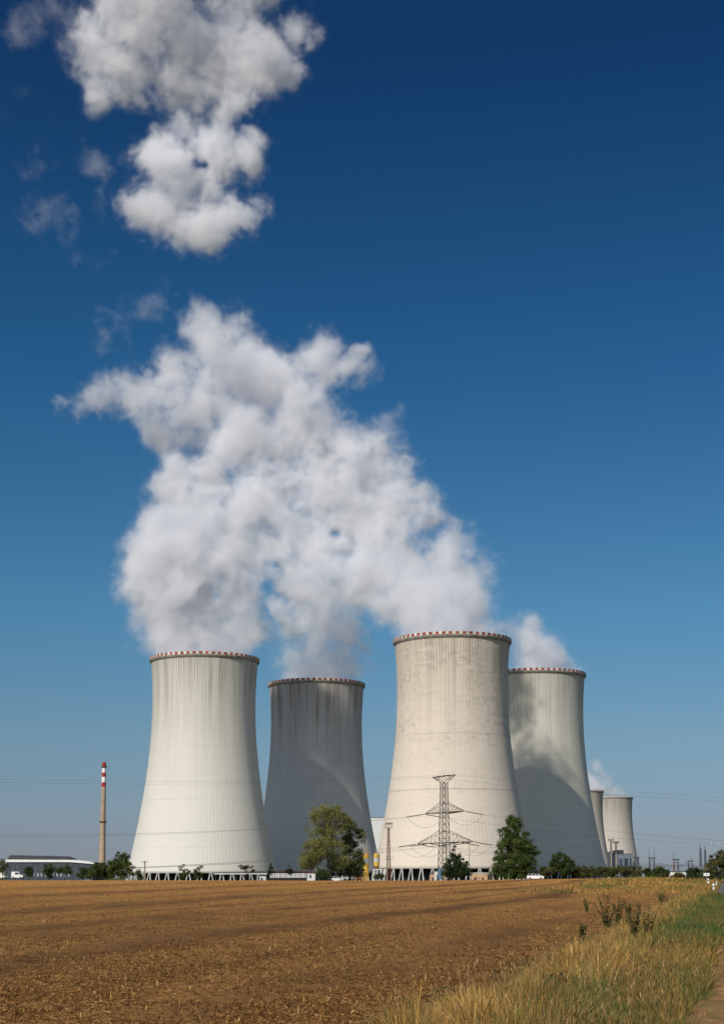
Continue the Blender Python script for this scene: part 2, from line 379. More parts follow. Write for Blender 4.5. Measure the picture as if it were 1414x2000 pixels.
PILM = flat_mat('pillar_concrete', (0.50, 0.49, 0.46), var=0.2, scale=0.4)
DARK = flat_mat('inside_dark', (0.03, 0.03, 0.028), var=0.3)
INNER = flat_mat('inner_concrete', (0.22, 0.21, 0.19), var=0.3, scale=0.2)
LEDGE = flat_mat('ledge_concrete', (0.33, 0.31, 0.27), var=0.3, scale=0.5)
RAIL = flat_mat('galvanised_rail', (0.25, 0.25, 0.26), rough=0.5)

def make_tower(name_label, x, y, top, zb, z0, mat, detail=True, pairs=44, rot=0.0):
    """top: rim height, zb: lower edge of the shell, z0: foot of the pillars (all world z)"""
    t = thing('cooling_tower', name_label, 'cooling tower', (x, y, z0), rot, 'concrete cooling towers of the power station')
    H = top - z0; b0 = zb - z0
    ns = NS if detail else 96; rows = 76 if detail else 36
    prof = [b0 + (H - b0) * k / (rows - 1) for k in range(rows)]
    def shell(inner):
        A = np.arange(ns + 1) / ns; Zs = np.array(prof)
        rad = np.array([tower_r(z, H) for z in prof])
        rib = (0.10 * np.clip(np.cos(2 * np.pi * A * NR), 0, 1) ** 2) if (detail and not inner) else 0 * A
        # wind loaded concrete is never quite true
        rr_ = rad[:, None] + rib[None, :] * sstep(b0, b0 + 4, Zs)[:, None] - (0.7 if inner else 0)
        ang = A * 2 * np.pi - np.pi / 2 + np.pi          # seam at the back
        xs = rr_ * np.cos(ang)[None, :]; ys = rr_ * np.sin(ang)[None, :]; zs = np.repeat(Zs[:, None], ns + 1, 1)
        return np.stack([xs, ys, zs], -1).reshape(-1, 3)
    w = ns + 1
    vo = shell(False); i, j = np.meshgrid(np.arange(rows - 1), np.arange(ns), indexing='ij')
    fo = np.stack([i * w + j, i * w + j + 1, (i + 1) * w + j + 1, (i + 1) * w + j], -1).reshape(-1, 4)
    vi = shell(True); off = len(vo)
    fi = (fo[:, ::-1] + off)
    jj = np.arange(ns)
    lip = np.stack([jj + off, jj + 1 + off, jj + 1, jj], -1)                     # closed at the bottom edge
    tip = np.stack([(rows - 1) * w + jj, (rows - 1) * w + jj + 1, off + (rows - 1) * w + jj + 1, off + (rows - 1) * w + jj], -1)
    V = np.concatenate([vo, vi]); Fc = np.concatenate([fo, fi, lip, tip])
    o = np_mesh('shell', V, 4, Fc.reshape(-1), mat, parent=t)
    me = o.data; me.materials.append(INNER)
    mi = np.zeros(len(Fc), np.int32); mi[len(fo):len(fo) + len(fi)] = 1; me.polygons.foreach_set('material_index', mi)
    me.polygons.foreach_set('use_smooth', np.ones(len(Fc), bool))
    uvl = me.uv_layers.new(name='wall')
    loopv = Fc.reshape(-1) % off
    uvs = np.stack([(loopv % w) / ns * NR, (loopv // w) / (rows - 1)], -1)
    uvl.data.foreach_set('uv', uvs.astype(np.float32).ravel())
    # rim: ledge under a parapet in red and white fields
    rt = tower_r(H, H)
    mb = MB(); mb.lathe([(rt - 0.6, H - 1.5), (rt + 0.20, H - 1.5), (rt + 0.85, H - 0.7), (rt + 1.05, H - 0.15), (rt + 1.05, H + 0.12), (rt - 0.6, H + 0.12)], 180 if detail else 64)
    mb.build('rim_ledge', LEDGE, t, smooth=False)
    mb = MB(); nseg = 112; ht = 1.3
    for k in range(nseg):
        a0 = 2 * math.pi * k / nseg; a1 = 2 * math.pi * (k + 1) / nseg
        ro, ri = rt + 1.0, rt + 0.72; vs = []
        for z in (H + 0.12, H + 0.12 + ht):
            for r, a in ((ro, a0), (ro, a1), (ri, a1), (ri, a0)): vs.append((r * math.cos(a), r * math.sin(a), z))
        mb.add(vs, [(0, 1, 5, 4), (2, 3, 7, 6), (4, 5, 6, 7)], k % 2)
    mb.build('rim_parapet', [RED, WHT], t)
    # slanting pillar pairs on a low basin
    if detail:
        rb = tower_r(b0, H) - 0.3; rf = rb + 1.0
        for k in range(pairs):
            a = 2 * math.pi * (k + 0.5) / pairs; da = 2 * math.pi / pairs * 0.30; mb = MB()
            for sgn in (-1, 1):
                top_p = (rb * math.cos(a + sgn * da * 0.18), rb * math.sin(a + sgn * da * 0.18), b0 + 0.3)
                bot_p = (rf * math.cos(a + sgn * da), rf * math.sin(a + sgn * da), 0)
                mb.bar(bot_p, top_p, 0.36, 0.32, 8)
            mb.build('pillar', PILM, t)
        mb = MB(); mb.lathe([(rf + 1.6, -1.5), (rf + 1.6, 0.55), (rf + 1.2, 0.55), (rf + 1.2, -1.5)], 96); mb.build('basin_wall', PILM, t)
        mb = MB(); mb.lathe([(rb - 5.5, 0), (rb - 5.5, b0 + 2.5), (0.1, b0 + 2.5)], 72); mb.build('dark_fill_core', DARK, t)  # fill coloured near-black, so the shade inside the tower is in the colour
    return t
T1M = tower_mat('tower_concrete_pale', (0.60, 0.583, 0.525), (0.29, 0.275, 0.225), 1.05, 0.0, 1.0)
T2M = tower_mat('tower_concrete_grey', (0.58, 0.575, 0.54), (0.24, 0.19, 0.16), 1.1, 0.0, 5.0)
T3M = tower_mat('tower_concrete_warm', (0.625, 0.555, 0.470), (0.33, 0.285, 0.235), 0.95, 1.0, 9.0)
T4M = tower_mat('tower_concrete_green', (0.58, 0.56, 0.49), (0.29, 0.28, 0.225), 0.85, 0.0, 13.0)
T5M = tower_mat('tower_concrete_far', (0.50, 0.46, 0.40), (0.20, 0.19, 0.17), 1.0, 0.0, 17.0)
TW = {}
TZ0 = -2.6
TW[1] = (X(395, 851), 851, 121.6); TW[2] = (X(617, 962), 962, 121.6); TW[3] = (X(886, 788), 788, 122.4); TW[4] = (X(1049, 916), 916, 121.5)
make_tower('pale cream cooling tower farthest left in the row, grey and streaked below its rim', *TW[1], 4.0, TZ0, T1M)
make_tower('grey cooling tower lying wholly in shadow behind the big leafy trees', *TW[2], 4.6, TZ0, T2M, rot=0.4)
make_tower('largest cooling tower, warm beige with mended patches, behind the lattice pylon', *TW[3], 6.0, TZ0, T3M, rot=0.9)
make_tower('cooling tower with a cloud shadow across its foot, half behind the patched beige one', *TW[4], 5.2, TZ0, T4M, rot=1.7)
make_tower('far cooling tower showing only a dark sliver past the shadowed one', X(1139, 2180), 2180, 122.0, 5, TZ0, T5M, False)
make_tower('small distant cooling tower standing free against the sky by the switchyard', X(1199, 2340), 2340, 121.0, 5, TZ0, T5M, False, rot=0.6)

# ------------------------------------------------------------------ steam (real volumes on their own grids)
def steam_mat(name, dens):
    m = bpy.data.materials.new(name); m.use_nodes = True; nt = m.node_tree; nt.nodes.clear()
    pv = nt.nodes.new('ShaderNodeVolumePrincipled'); out = nt.nodes.new('ShaderNodeOutputMaterial')
    pv.inputs['Color'].default_value = (0.945, 0.95, 0.972, 1); pv.inputs['Density'].default_value = dens
    pv.inputs['Anisotropy'].default_value = 0.0
    nt.links.new(pv.outputs[0], out.inputs['Volume']); return m
STEAM = steam_mat('steam', 0.15)
def plume(label, puffs, holes=(), voxel=1.2, seed=0.0, Yd=850.0, amp=1.0, nscale=0.036, soft=1.15, group='steam plumes from the cooling towers', thin=1.0, drift=0.0, rim=None, fine=1.9, bias=0.0):
    """puffs: (px, py, radius px, dY metres, strength) at distance Yd"""
    ps = []
    rnd = random.Random(int(seed * 10) + 3)
    for q in puffs:
        q = tuple(q) + (None, 1.0)[len(q) - 3:] if len(q) < 5 else q
        px, py, r, dy, s = q
        if dy is None: dy = rnd.uniform(-0.45, 0.45) * S(r, Yd) + (min(170.0, drift * max(0.0, 1225 - py)) if drift else 0.0)
        p = at(px, py, Yd + dy); ps.append((p, S(r, Yd + dy) * 1.0, s))
    lo = Vector([min(p[k] - r * 1.45 for p, r, s in ps) for k in range(3)]); hi = Vector([max(p[k] + r * 1.45 for p, r, s in ps) for k in range(3)])
    o = bpy.data.objects.new('steam_plume', bpy.data.volumes.new('steam_plume')); COL.objects.link(o)
    tag(o, label, 'steam plume', group)
    o.location = (0, 0, 0)
    ng = bpy.data.node_groups.new('steam_grid', 'GeometryNodeTree')
    ng.interface.new_socket('Geometry', in_out='INPUT', socket_type='NodeSocketGeometry')
    ng.interface.new_socket('Geometry', in_out='OUTPUT', socket_type='NodeSocketGeometry')
    nd, ln = ng.nodes, ng.links
    def val(n, i, v):
        if v is None: return
        if isinstance(v, (int, float)): n.inputs[i].default_value = v
        elif isinstance(v, (tuple, Vector)): n.inputs[i].default_value = tuple(v)
        else: ln.new(v, n.inputs[i])
    def M(op, a, b=None, c=None):
        n = nd.new('ShaderNodeMath'); n.operation = op; val(n, 0, a); val(n, 1, b); val(n, 2, c); return n.outputs[0]
    def VM(op, a, b=None, c=None, out=0):
        n = nd.new('ShaderNodeVectorMath'); n.operation = op; val(n, 0, a); val(n, 1, b)
        if c is not None: val(n, 3 if op == 'SCALE' else 2, c)
        return n.outputs[out]
    def NZ(vec, scale, detail, rough, col=False, dist=0.0):
        n = nd.new('ShaderNodeTexNoise'); ln.new(vec, n.inputs['Vector']); n.inputs['Scale'].default_value = scale
        n.inputs['Detail'].default_value = detail; n.inputs['Roughness'].default_value = rough; n.inputs['Distortion'].default_value = dist
        return n.outputs['Color' if col else 0]
    P0 = nd.new('GeometryNodeInputPosition').outputs[0]
    Ps = VM('ADD', P0, (seed * 137.0, seed * 71.0, seed * 31.0))
    w1 = VM('SCALE', VM('SUBTRACT', NZ(Ps, 0.014, 4, 0.55, True), (0.5, 0.5, 0.5)), None, 46.0)
    w2 = VM('SCALE', VM('SUBTRACT', NZ(Ps, 0.05, 9, 0.62, True, 0.6), (0.5, 0.5, 0.5)), None, 26.0)
    Pw = VM('ADD', P0, VM('ADD', w1, w2))
    acc = None
    for p, r, s in ps:
        d = VM('DISTANCE', Pw, p, out=1); f = M('MULTIPLY_ADD', d, -s / r * 1.0, s * 1.12)
        acc = f if acc is None else M('SMOOTH_MAX', acc, f, 0.30)
    for px, py, r in holes:
        # a hole seen from the photograph's side runs through the cloud
        a = at(px, py, Yd - 90); bq = at(px, py, Yd + 90); ax = (bq - a).normalized()
        rel = VM('SUBTRACT', Pw, a); cr = VM('CROSS_PRODUCT', rel, ax); d = VM('LENGTH', cr, out=1)
        f = M('MULTIPLY_ADD', d, -1.0 / S(r, Yd), 1.0); acc = M('SUBTRACT', acc, M('MAXIMUM', M('MULTIPLY', f, 1.3), 0.0))
    acc = M('SMOOTH_MIN', acc, 0.62, 0.35)      # a flat core: the turbulence, not the puffs, draws the outline
    Pn = VM('ADD', Ps, VM('SCALE', w2, None, 0.6))
    n1 = NZ(Pn, nscale * 0.7, 12, 0.70, dist=0.5)
    n2 = NZ(Pn, nscale * 2.6, 9, 0.72, dist=1.0)
    bil = M('ABSOLUTE', M('SUBTRACT', NZ(Pn, nscale * 1.4, 7, 0.6), 0.5))   # billows
    f = M('ADD', acc, M('MULTIPLY', M('SUBTRACT', n1, 0.5), 3.0 * amp)); f = M('ADD', f, M('MULTIPLY', M('SUBTRACT', n2, 0.5), fine * amp))
    f = M('ADD', f, M('MULTIPLY', M('SUBTRACT', bil, 0.07), 1.1 * amp))
    f = M('ADD', f, bias)
    mr = nd.new('ShaderNodeMapRange'); mr.interpolation_type = 'SMOOTHERSTEP'; ln.new(f, mr.inputs['Value']); mr.inputs['From Min'].default_value = 0.0; mr.inputs['From Max'].default_value = soft
    dens = M('MULTIPLY', M('POWER', mr.outputs[0], 1.5), thin)
    if rim:      # below the rim the steam stays inside the tower
        sep = nd.new('ShaderNodeSeparateXYZ'); ln.new(P0, sep.inputs[0]); rx_, ry_, rz_, rr__ = rim
        h2 = nd.new('ShaderNodeMapRange'); h2.interpolation_type = 'SMOOTHSTEP'; ln.new(sep.outputs[2], h2.inputs['Value']); h2.inputs['From Min'].default_value = rz_ + 0.5; h2.inputs['From Max'].default_value = rz_ + 13
        dx = M('SUBTRACT', sep.outputs[0], rx_); dy_ = M('SUBTRACT', sep.outputs[1], ry_); d2 = M('SQRT', M('ADD', M('MULTIPLY', dx, dx), M('MULTIPLY', dy_, dy_)))
        r2 = nd.new('ShaderNodeMapRange'); r2.interpolation_type = 'SMOOTHSTEP'; ln.new(d2, r2.inputs['Value']); r2.inputs['From Min'].default_value = rr__; r2.inputs['From Max'].default_value = rr__ - 3.5
        ins = r2.outputs[0]; dens = M('MULTIPLY', dens, M('MAXIMUM', h2.outputs[0], ins))
        # steam fills the mouth of the tower
        core = M('MULTIPLY', ins, M('MULTIPLY', M('LESS_THAN', sep.outputs[2], rz_ + 1.5), M('ADD', 0.3, n1))); dens = M('MAXIMUM', dens, M('MULTIPLY', core, 0.8))
    vc = nd.new('GeometryNodeVolumeCube'); ln.new(dens, vc.inputs['Density']); vc.inputs['Background'].default_value = 0.0
    vc.inputs['Min'].default_value = tuple(lo); vc.inputs['Max'].default_value = tuple(hi)
    for k, nm in enumerate(('Resolution X', 'Resolution Y', 'Resolution Z')): vc.inputs[nm].default_value = max(8, int((hi[k] - lo[k]) / voxel))
    sm = nd.new('GeometryNodeSetMaterial'); ln.new(vc.outputs[0], sm.inputs[0]); sm.inputs['Material'].default_value = STEAM
    go = nd.new('NodeGroupOutput'); ln.new(sm.outputs[0], go.inputs[0])
    md = o.modifiers.new('steam', 'NODES'); md.node_group = ng
    o.data.materials.append(STEAM)
    return o
PF = 1.0
plume('bright steam plume billowing up from the pale leftmost cooling tower', [
    (397, 1300, 88, 0, 1.6), (397, 1265, 92, 0, 1.5), (395, 1225, 98, 0, 1.2), (400, 1180, 100, 0, 1.1), (340, 1170, 75), (285, 1150, 58), (450, 1140, 70), (370, 1110, 85),
    (300, 1090, 60), (465, 1085, 65), (400, 1050, 75), (330, 1045, 60), (430, 1010, 50), (255, 1145, 50), (275, 1105, 45), (300, 1200, 40), (455, 1190, 62), (470, 1140, 55), (420, 1090, 60), (492, 1235, 40), (500, 1190, 40)], holes=[(420, 1150, 22)], seed=1.0, Yd=851, rim=(TW[1][0], TW[1][1], TW[1][2], 29.3), bias=0.16, voxel=1.15)
plume('steam plume rising straight from the shadowed grey cooling tower', [
    (617, 1365, 76, 0, 1.6), (620, 1330, 80, 0, 1.3), (640, 1290, 78), (575, 1270, 50), (670, 1235, 50), (560, 1200, 52), (620, 1195, 60), (690, 1190, 45), (650, 1240, 60)], seed=2.0, Yd=955, rim=(TW[2][0], TW[2][1], TW[2][2], 29.3), voxel=1.4)
plume('broad steam plume from the patched beige cooling tower, drifting left and merging overhead', [
    (880, 1262, 95, 0, 1.7), (880, 1225, 96, 0, 1.3), (905, 1185, 70), (830, 1185, 78), (870, 1140, 80), (770, 1150, 78), (690, 1130, 75), (620, 1125, 65), (800, 1085, 70), (560, 1130, 45),
    (870, 1085, 55), (700, 1000, 75), (600, 1010, 85), (600, 1070, 75), (790, 985, 65), (530, 960, 90), (440, 955, 75), (355, 945, 58), (690, 920, 80), (640, 880, 75), (775, 925, 52),
    (845, 1020, 48), (900, 1020, 26, None, .8), (740, 1030, 60), (650, 960, 80), (925, 1150, 34), (480, 1040, 60), (490, 870, 70), (560, 1060, 60), (390, 1000, 60), (640, 1060, 60), (520, 1100, 40), (560, 940, 50), (760, 1060, 60), (730, 900, 50)],
    holes=[(668, 1055, 22), (585, 872, 20), (540, 1100, 18)], seed=3.0, Yd=800, rim=(TW[3][0], TW[3][1], TW[3][2], 29.3), voxel=1.3, drift=1.0, bias=0.14)
plume('high torn steam cloud with a bright crest above the merged plumes', [
    (480, 840, 85), (400, 800, 90), (340, 770, 80), (255, 765, 60), (200, 783, 42), (165, 790, 32), (135, 795, 26), (108, 803, 20, None, .9), (430, 700, 95), (520, 720, 90), (395, 640, 62), (460, 640, 62),
    (620, 690, 58), (640, 740, 50), (695, 730, 36, None, .8), (590, 800, 80), (540, 860, 60), (320, 840, 50), (700, 700, 26, None, .7)  , (680, 850, 50), (330, 700, 60)],
    seed=4.0, Yd=970, voxel=1.3, fine=1.5, bias=0.03, thin=0.8, holes=[(545, 905, 22), (700, 780, 26), (300, 700, 24)])
plume('short steam plume showing behind the patched tower above the cloud shaded one', [
    (1045, 1345, 72, 0, 1.6), (1040, 1300, 66, 0, 1.3), (1025, 1260, 55), (1035, 1225, 40), (1000, 1240, 45), (1110, 1312, 22, None, .8)], seed=5.0, Yd=916, rim=(TW[4][0], TW[4][1], TW[4][2], 29.3), voxel=1.3, amp=.8)
plume('lone steam cloud hanging in the sky below the topmost cloud', [
    (400, 250, 60), (355, 330, 72), (325, 400, 72), (390, 445, 66), (450, 430, 52), (495, 430, 36), (535, 395, 30), (515, 410, 34), (470, 290, 48), (400, 330, 60), (315, 290, 52), (280, 390, 40), (345, 240, 50), (500, 330, 30, None, .7)],
    holes=[(395, 320, 24)], seed=6.0, bias=0.08, Yd=960, voxel=1.2, group='steam clouds drifting overhead')
plume('big white steam cloud cut off by the top of the picture', [
    (300, 40, 120), (400, 50, 130), (210, 100, 75), (250, 150, 85), (350, 160, 95), (450, 110, 95), (520, 110, 62), (595, 50, 50, None, .8), (190, 200, 50, None, .9), (450, 180, 55, None, .8), (560, 140, 50, None, .8),
    (300, -40, 130), (450, -40, 120), (600, 150, 30, None, .6)], seed=7.0, Yd=980, voxel=1.4, group='steam clouds drifting overhead')
plume('faint steam wisps left of the lone steam cloud', [
    (105, 435, 62, None, .9), (205, 400, 46, None, .9), (90, 318, 56, None, .9), (165, 500, 44, None, .8), (190, 318, 44, None, .6), (330, 540, 40, None, .6)], seed=8.0, Yd=950, voxel=1.6, group='steam clouds drifting overhead', thin=0.12, amp=1.6, bias=-0.30, soft=1.0)
plume('faint steam wisps at the upper left corner of the picture', [
    (50, 160, 66, None, .95), (60, 60, 60, None, .85), (140, 60, 60, None, .9), (20, 200, 46, None, .8)], seed=8.7, Yd=960, voxel=1.6, group='steam clouds drifting overhead', thin=0.09, amp=1.6, bias=-0.32, soft=1.0)
plume('faint torn steam wisp above the left shoulder of the high steam cloud', [
    (225, 625, 50, None, .95), (270, 595, 46, None, .95), (300, 580, 30, None, .9)], seed=10.3, Yd=960, voxel=1.5, group='steam clouds drifting overhead', thin=0.14, amp=1.5, bias=-0.2, soft=1.0)
plume('faint steam puff hanging right of the merged plumes', [
    (760, 840, 50, None, .95), (780, 810, 34, None, .9), (735, 860, 30, None, .8)], seed=11.9, Yd=960, voxel=1.5, group='steam clouds drifting overhead', thin=0.2, amp=1.3, bias=-0.15, soft=1.0)
plume('small distant steam plumes above the far pair of cooling towers', [
    (1139, 1548, 30, 0, 1.3), (1199, 1560, 26, 0, 1.3), (1150, 1530, 34, 0, 1.5), (1170, 1535, 32, 0, 1.5), (1168, 1512, 26), (1200, 1550, 28, 0, 1.5), (1188, 1535, 24), (1215, 1556, 20), (1150, 1495, 24)], seed=9.0, rim=(X(1199, 2340), 2340, 122.5, 28.5), Yd=2390, voxel=2.6, nscale=0.02, amp=.8)

def road_l_np(y): return 0.2335 * y - 0.6 + np.where(y > 150, 0.00006, 0.0009) * (y - 150) ** 2
# ------------------------------------------------------------------ grass, stubble and weeds
def blades(name, x, y, h, w, lean_dir, lean, tone, mat, seg=3):
    """bent tapering blades; arrays per blade"""
    n = len(x); z = ground_top(x, y) - 0.02
    fa = rng.uniform(0, math.pi, n); off_road = ~((y > 98) & (x > road_l_np(y) - 0.25)); h = h * off_road; sxv = np.cos(fa); syv = np.sin(fa)
    V = np.zeros((n, (seg + 1) * 2, 3)); ts = np.linspace(0, 1, seg + 1)
    for k, t in enumerate(ts):
        bend = lean * h * t ** 1.8; ww = w * (1 - 0.85 * t ** 1.3) * 0.5
        cx_ = x + np.cos(lean_dir) * bend; cy_ = y + np.sin(lean_dir) * bend; cz = z + h * t * (1 - 0.25 * lean * t)
        V[:, 2 * k] = np.stack([cx_ - sxv * ww, cy_ - syv * ww, cz], -1); V[:, 2 * k + 1] = np.stack([cx_ + sxv * ww, cy_ + syv * ww, cz], -1)
    base = (np.arange(n) * (seg + 1) * 2)[:, None]
    f = np.concatenate([base + np.array([2 * k, 2 * k + 1, 2 * k + 3, 2 * k + 2])[None] for k in range(seg)], 1).reshape(-1)
    return np_mesh(name, V.reshape(-1, 3), 4, f, mat, tone=np.repeat(tone, seg, 0))
def pick(pal, w, n, jit=0.18):
    pal = np.array(pal); k = rng.choice(len(pal), n, p=np.array(w) / sum(w)); return np.clip(pal[k] * rng.uniform(1 - jit, 1 + jit, (n, 1)), 0, 1)
GRASS = attr_mat('grass_blades', 0.75, 0.25)
def inv_y(n, a, b, p):
    u = rng.uniform(0, 1, n); q = 1 - p
    return (a ** q + u * (b ** q - a ** q)) ** (1 / q)
STRAWP = [(0.57, 0.35, 0.115), (0.43, 0.255, 0.07), (0.30, 0.185, 0.048), (0.22, 0.18, 0.05), (0.21, 0.115, 0.042)]
GREENP = [(0.11, 0.15, 0.028), (0.15, 0.17, 0.042), (0.19, 0.18, 0.055), (0.08, 0.10, 0.024)]
# tall dry grass against the field
def vb(y): return -4.2 + 0.235 * y + 0.85
n = 190000; y = inv_y(n, 13.5, 300, 1.75); s = rng.beta(1.15, 1.5, n) * 3.9
x = vb(y) + s; clump = vnoise(x * 2.6, y * 1.4, 21); cl1 = vnoise(x * 6.0, y * 4.0, 23); cl2 = vnoise(x * 0.55 + 3, y * 0.16, 22); cl3 = vnoise(x * 1.1, y * .5, 24)
keep = (0.6 * clump + 0.4 * cl1 > 0.30 + 0.28 * np.exp(-s / 0.35)) & (s < 2.7 + 0.01 * y + 0.7 * (clump - .5)) & (rng.uniform(0, 1, n) < 1.3 - 0.33 * np.clip(s, 0, 4) * (y < 200) - 0.8 * sstep(31, 40, y) * (1 - sstep(85, 150, y)) * sstep(0.9, 1.9, s + 2.2 * (cl3 - .5)))
x, y, s, clump, cl1, cl2, cl3 = [q[keep] for q in (x, y, s, clump, cl1, cl2, cl3)]; n = len(x)
h = rng.uniform(0.14, 0.50, n) * (0.45 + 0.95 * clump) * (0.6 + 0.8 * cl2) * np.where(s < 0.5, 0.75, 1) * np.where(s > 1.7, 0.6, 1.0)
w = rng.uniform(0.004, 0.010, n) * (1 + y / 28); w = np.where(rng.uniform(0, 1, n) < .08, w * 2.0, w)
dry = np.clip(1.22 - 0.42 * s + 1.3 * (cl2 - .5) + 0.9 * (cl3 - .5) + (y > 90) * 0.3, 0, 1)
ct = (0.5 + 0.95 * vnoise(x * 3.1 + 8, y * 2.0, 25))[:, None]
tone = np.where((rng.uniform(0, 1, n) < dry)[:, None], pick(STRAWP, [4, 4, 3, 3, 1.6], n, .3), pick(GREENP, [1, 3, 4, 1], n, .3)) * ct
lean_d = rng.uniform(0, 6.28, n) * 0.6 + vnoise(x * 1.5, y * 1.0, 26) * 9
tag(blades('dry_grass', x, y, h, w, lean_d, np.abs(rng.normal(0.1, 0.55, n)).clip(0, 1.3), np.clip(tone, 0, 1), GRASS), 'tall dry straw coloured grass on the verge between field and track', 'grass', kind='stuff')
# seed heads standing above the grass
k_ = rng.uniform(0, 1, n) < 0.035; xs, ys, hs = x[k_], y[k_], h[k_]; n = len(xs)
zz_ = ground_top(xs, ys); hh_ = np.maximum(hs * 1.25, .35); L = rng.uniform(.04, .09, n); w = rng.uniform(.006, .011, n) * (1 + ys / 60); a = rng.uniform(0, 3.14, n)
cx2, sy2 = np.cos(a), np.sin(a); lx, ly = rng.normal(0, .10, n), rng.normal(0, .10, n)
def q3(f, u): return np.stack([xs + lx * (hh_ + L * f) / .5 + cx2 * w * u, ys + ly * (hh_ + L * f) / .5 + sy2 * w * u, zz_ + hh_ + L * f], -1)
V = np.stack([q3(-.1, 0), q3(.4, -.5), q3(1, 0), q3(.4, .5)], 1).reshape(-1, 3)
st_ = np.stack([np.stack([xs - .0015 * (1 + ys / 28), ys, zz_], -1), np.stack([xs + .0015 * (1 + ys / 28), ys, zz_], -1), q3(0, .08), q3(0, -.08)], 1).reshape(-1, 3)
tn = pick([(0.30, 0.17, 0.07), (0.42, 0.29, 0.14), (0.22, 0.11, 0.05)], [2, 2, 1], n)
tag(np_mesh('grass_seed_heads', np.concatenate([V, st_]), 4, np.arange(n * 8), GRASS, tone=np.concatenate([tn, tn * 1.1])), 'brown feathery seed heads rising from the dry verge grass', 'grass', kind='stuff')
# short green grass along the track
n = 130000; y = inv_y(n, 13.5, 190, 1.6); s = rng.beta(1.5, 1.0, n) * 2.9 + 1.2
x = edge_x(y) + s; clump = vnoise(x * 1.6, y * 0.7, 31); patch = vnoise(x * 0.5, y * 0.1 + 4, 32)
keep = (s < 3.5 + 0.01 * y + 0.6 * (clump - .5)) & (rng.uniform(0, 1, n) < 0.35 + 0.9 * patch + 0.4 * (y > 33))
x, y, s, clump, patch = x[keep], y[keep], s[keep], clump[keep], patch[keep]; n = len(x)
h = rng.uniform(0.10, 0.27, n) * (0.6 + 0.8 * clump) * np.where((y > 34) & (y < 120), 1.35, 1); w = rng.uniform(0.006, 0.011, n) * (1 + y / 30)
gg = np.clip(0.34 + 0.42 * sstep(30, 42, y) * (1 - sstep(100, 150, y)) + 0.9 * (patch - .5), 0, 1)
bright = np.where(((y > 34) & (y < 110) & (s > 2.1))[:, None], 1.15, 0.85)
tone = np.where((rng.uniform(0, 1, n) < gg)[:, None], pick([(0.075, 0.115, 0.028), (0.115, 0.15, 0.042), (0.07, 0.085, 0.026), (0.14, 0.135, 0.045)], [3, 3, 3, 3], n) * bright, pick(STRAWP, [1, 2, 4, 4, 2], n))
tag(blades('green_grass', x, y, h, w, rng.uniform(0, 6.28, n), rng.uniform(0.1, 0.9, n), tone, GRASS), 'short green grass patch along the dirt track', 'grass', kind='stuff')
# sparse blades on the far side of the track
n = 60000; y = inv_y(n, 14, 90, 1.6); s = 3.3 + 0.01 * y + rng.uniform(0, 2.5, n); x = edge_x(y) + s
keep = vnoise(x * 2, y * 1.2, 33) > 0.35 + 0.25 * np.clip((s - 3.3 - 0.01 * y), 0, 1); x, y, s = x[keep], y[keep], s[keep]; n = len(x)
tag(blades('track_grass', x, y, rng.uniform(0.02, 0.10, n), rng.uniform(0.004, 0.009, n) * (1 + y / 30), rng.uniform(0, 6.28, n), rng.uniform(0.2, 1, n), pick(STRAWP, [3, 4, 3, 2, 2], n), GRASS), 'sparse dry grass tufts on the dirt track', 'grass', kind='stuff')
# stubble and loose straw on the field
n = 420000; y = inv_y(n, 13.5, 260, 1.55); x = rng.uniform(-0.27, 0.24, n) * y; s = x - edge_x(y)
pn = vnoise((x - 0.235 * y) * 0.5, y * 0.05, 41); pn2 = vnoise(x * 1.1, y * 1.1, 42)
bd = band(x, y); keep = (s < 0.75) & (rng.uniform(0, 1, n) < 0.48 + 0.7 * pn + 1.3 * (pn2 - .5) + 0.5 * np.clip(1 + s / 3, 0, 1) - 0.85 * bd); x, y, bd = x[keep], y[keep], bd[keep]; n = len(x)
L = rng.uniform(0.015, 0.065, n) * (1 + y / 220) * np.where(rng.uniform(0, 1, n) < .06, 2.2, 1); a = rng.uniform(0, 2 * math.pi, n); el_ = np.abs(rng.normal(0, 0.20, n)); stand = rng.uniform(0, 1, n) < 0.05
el_ = np.where(stand, rng.uniform(0.9, 1.5, n), el_); w = rng.uniform(0.003, 0.007, n) * (1 + y / 24)
d = np.stack([np.cos(a) * np.cos(el_), np.sin(a) * np.cos(el_), np.sin(el_)], -1)
side = np.stack([-np.sin(a), np.cos(a), rng.uniform(-.6, .6, n)], -1); side /= np.linalg.norm(side, axis=1)[:, None]
c0 = np.stack([x, y, ground_top(x, y) + 0.005], -1); c1 = c0 + d * L[:, None]; sw = side * (w * 0.5)[:, None]
V = np.stack([c0 - sw, c0 + sw, c1 + sw, c1 - sw], 1).reshape(-1, 3)
STUBP = [(0.54, 0.36, 0.14), (0.41, 0.235, 0.075), (0.27, 0.135, 0.038), (0.13, 0.056, 0.016), (0.065, 0.028, 0.009)]
tag(np_mesh('stubble', V, 4, np.arange(n * 4), attr_mat('straw', 0.7), tone=pick(STUBP, [0.6, 2.2, 4.2, 4.6, 3.4], n, 0.25) * (1 - 0.45 * bd[:, None])), 'short straw stubble and loose chaff on the brown field', 'stubble', kind='stuff')
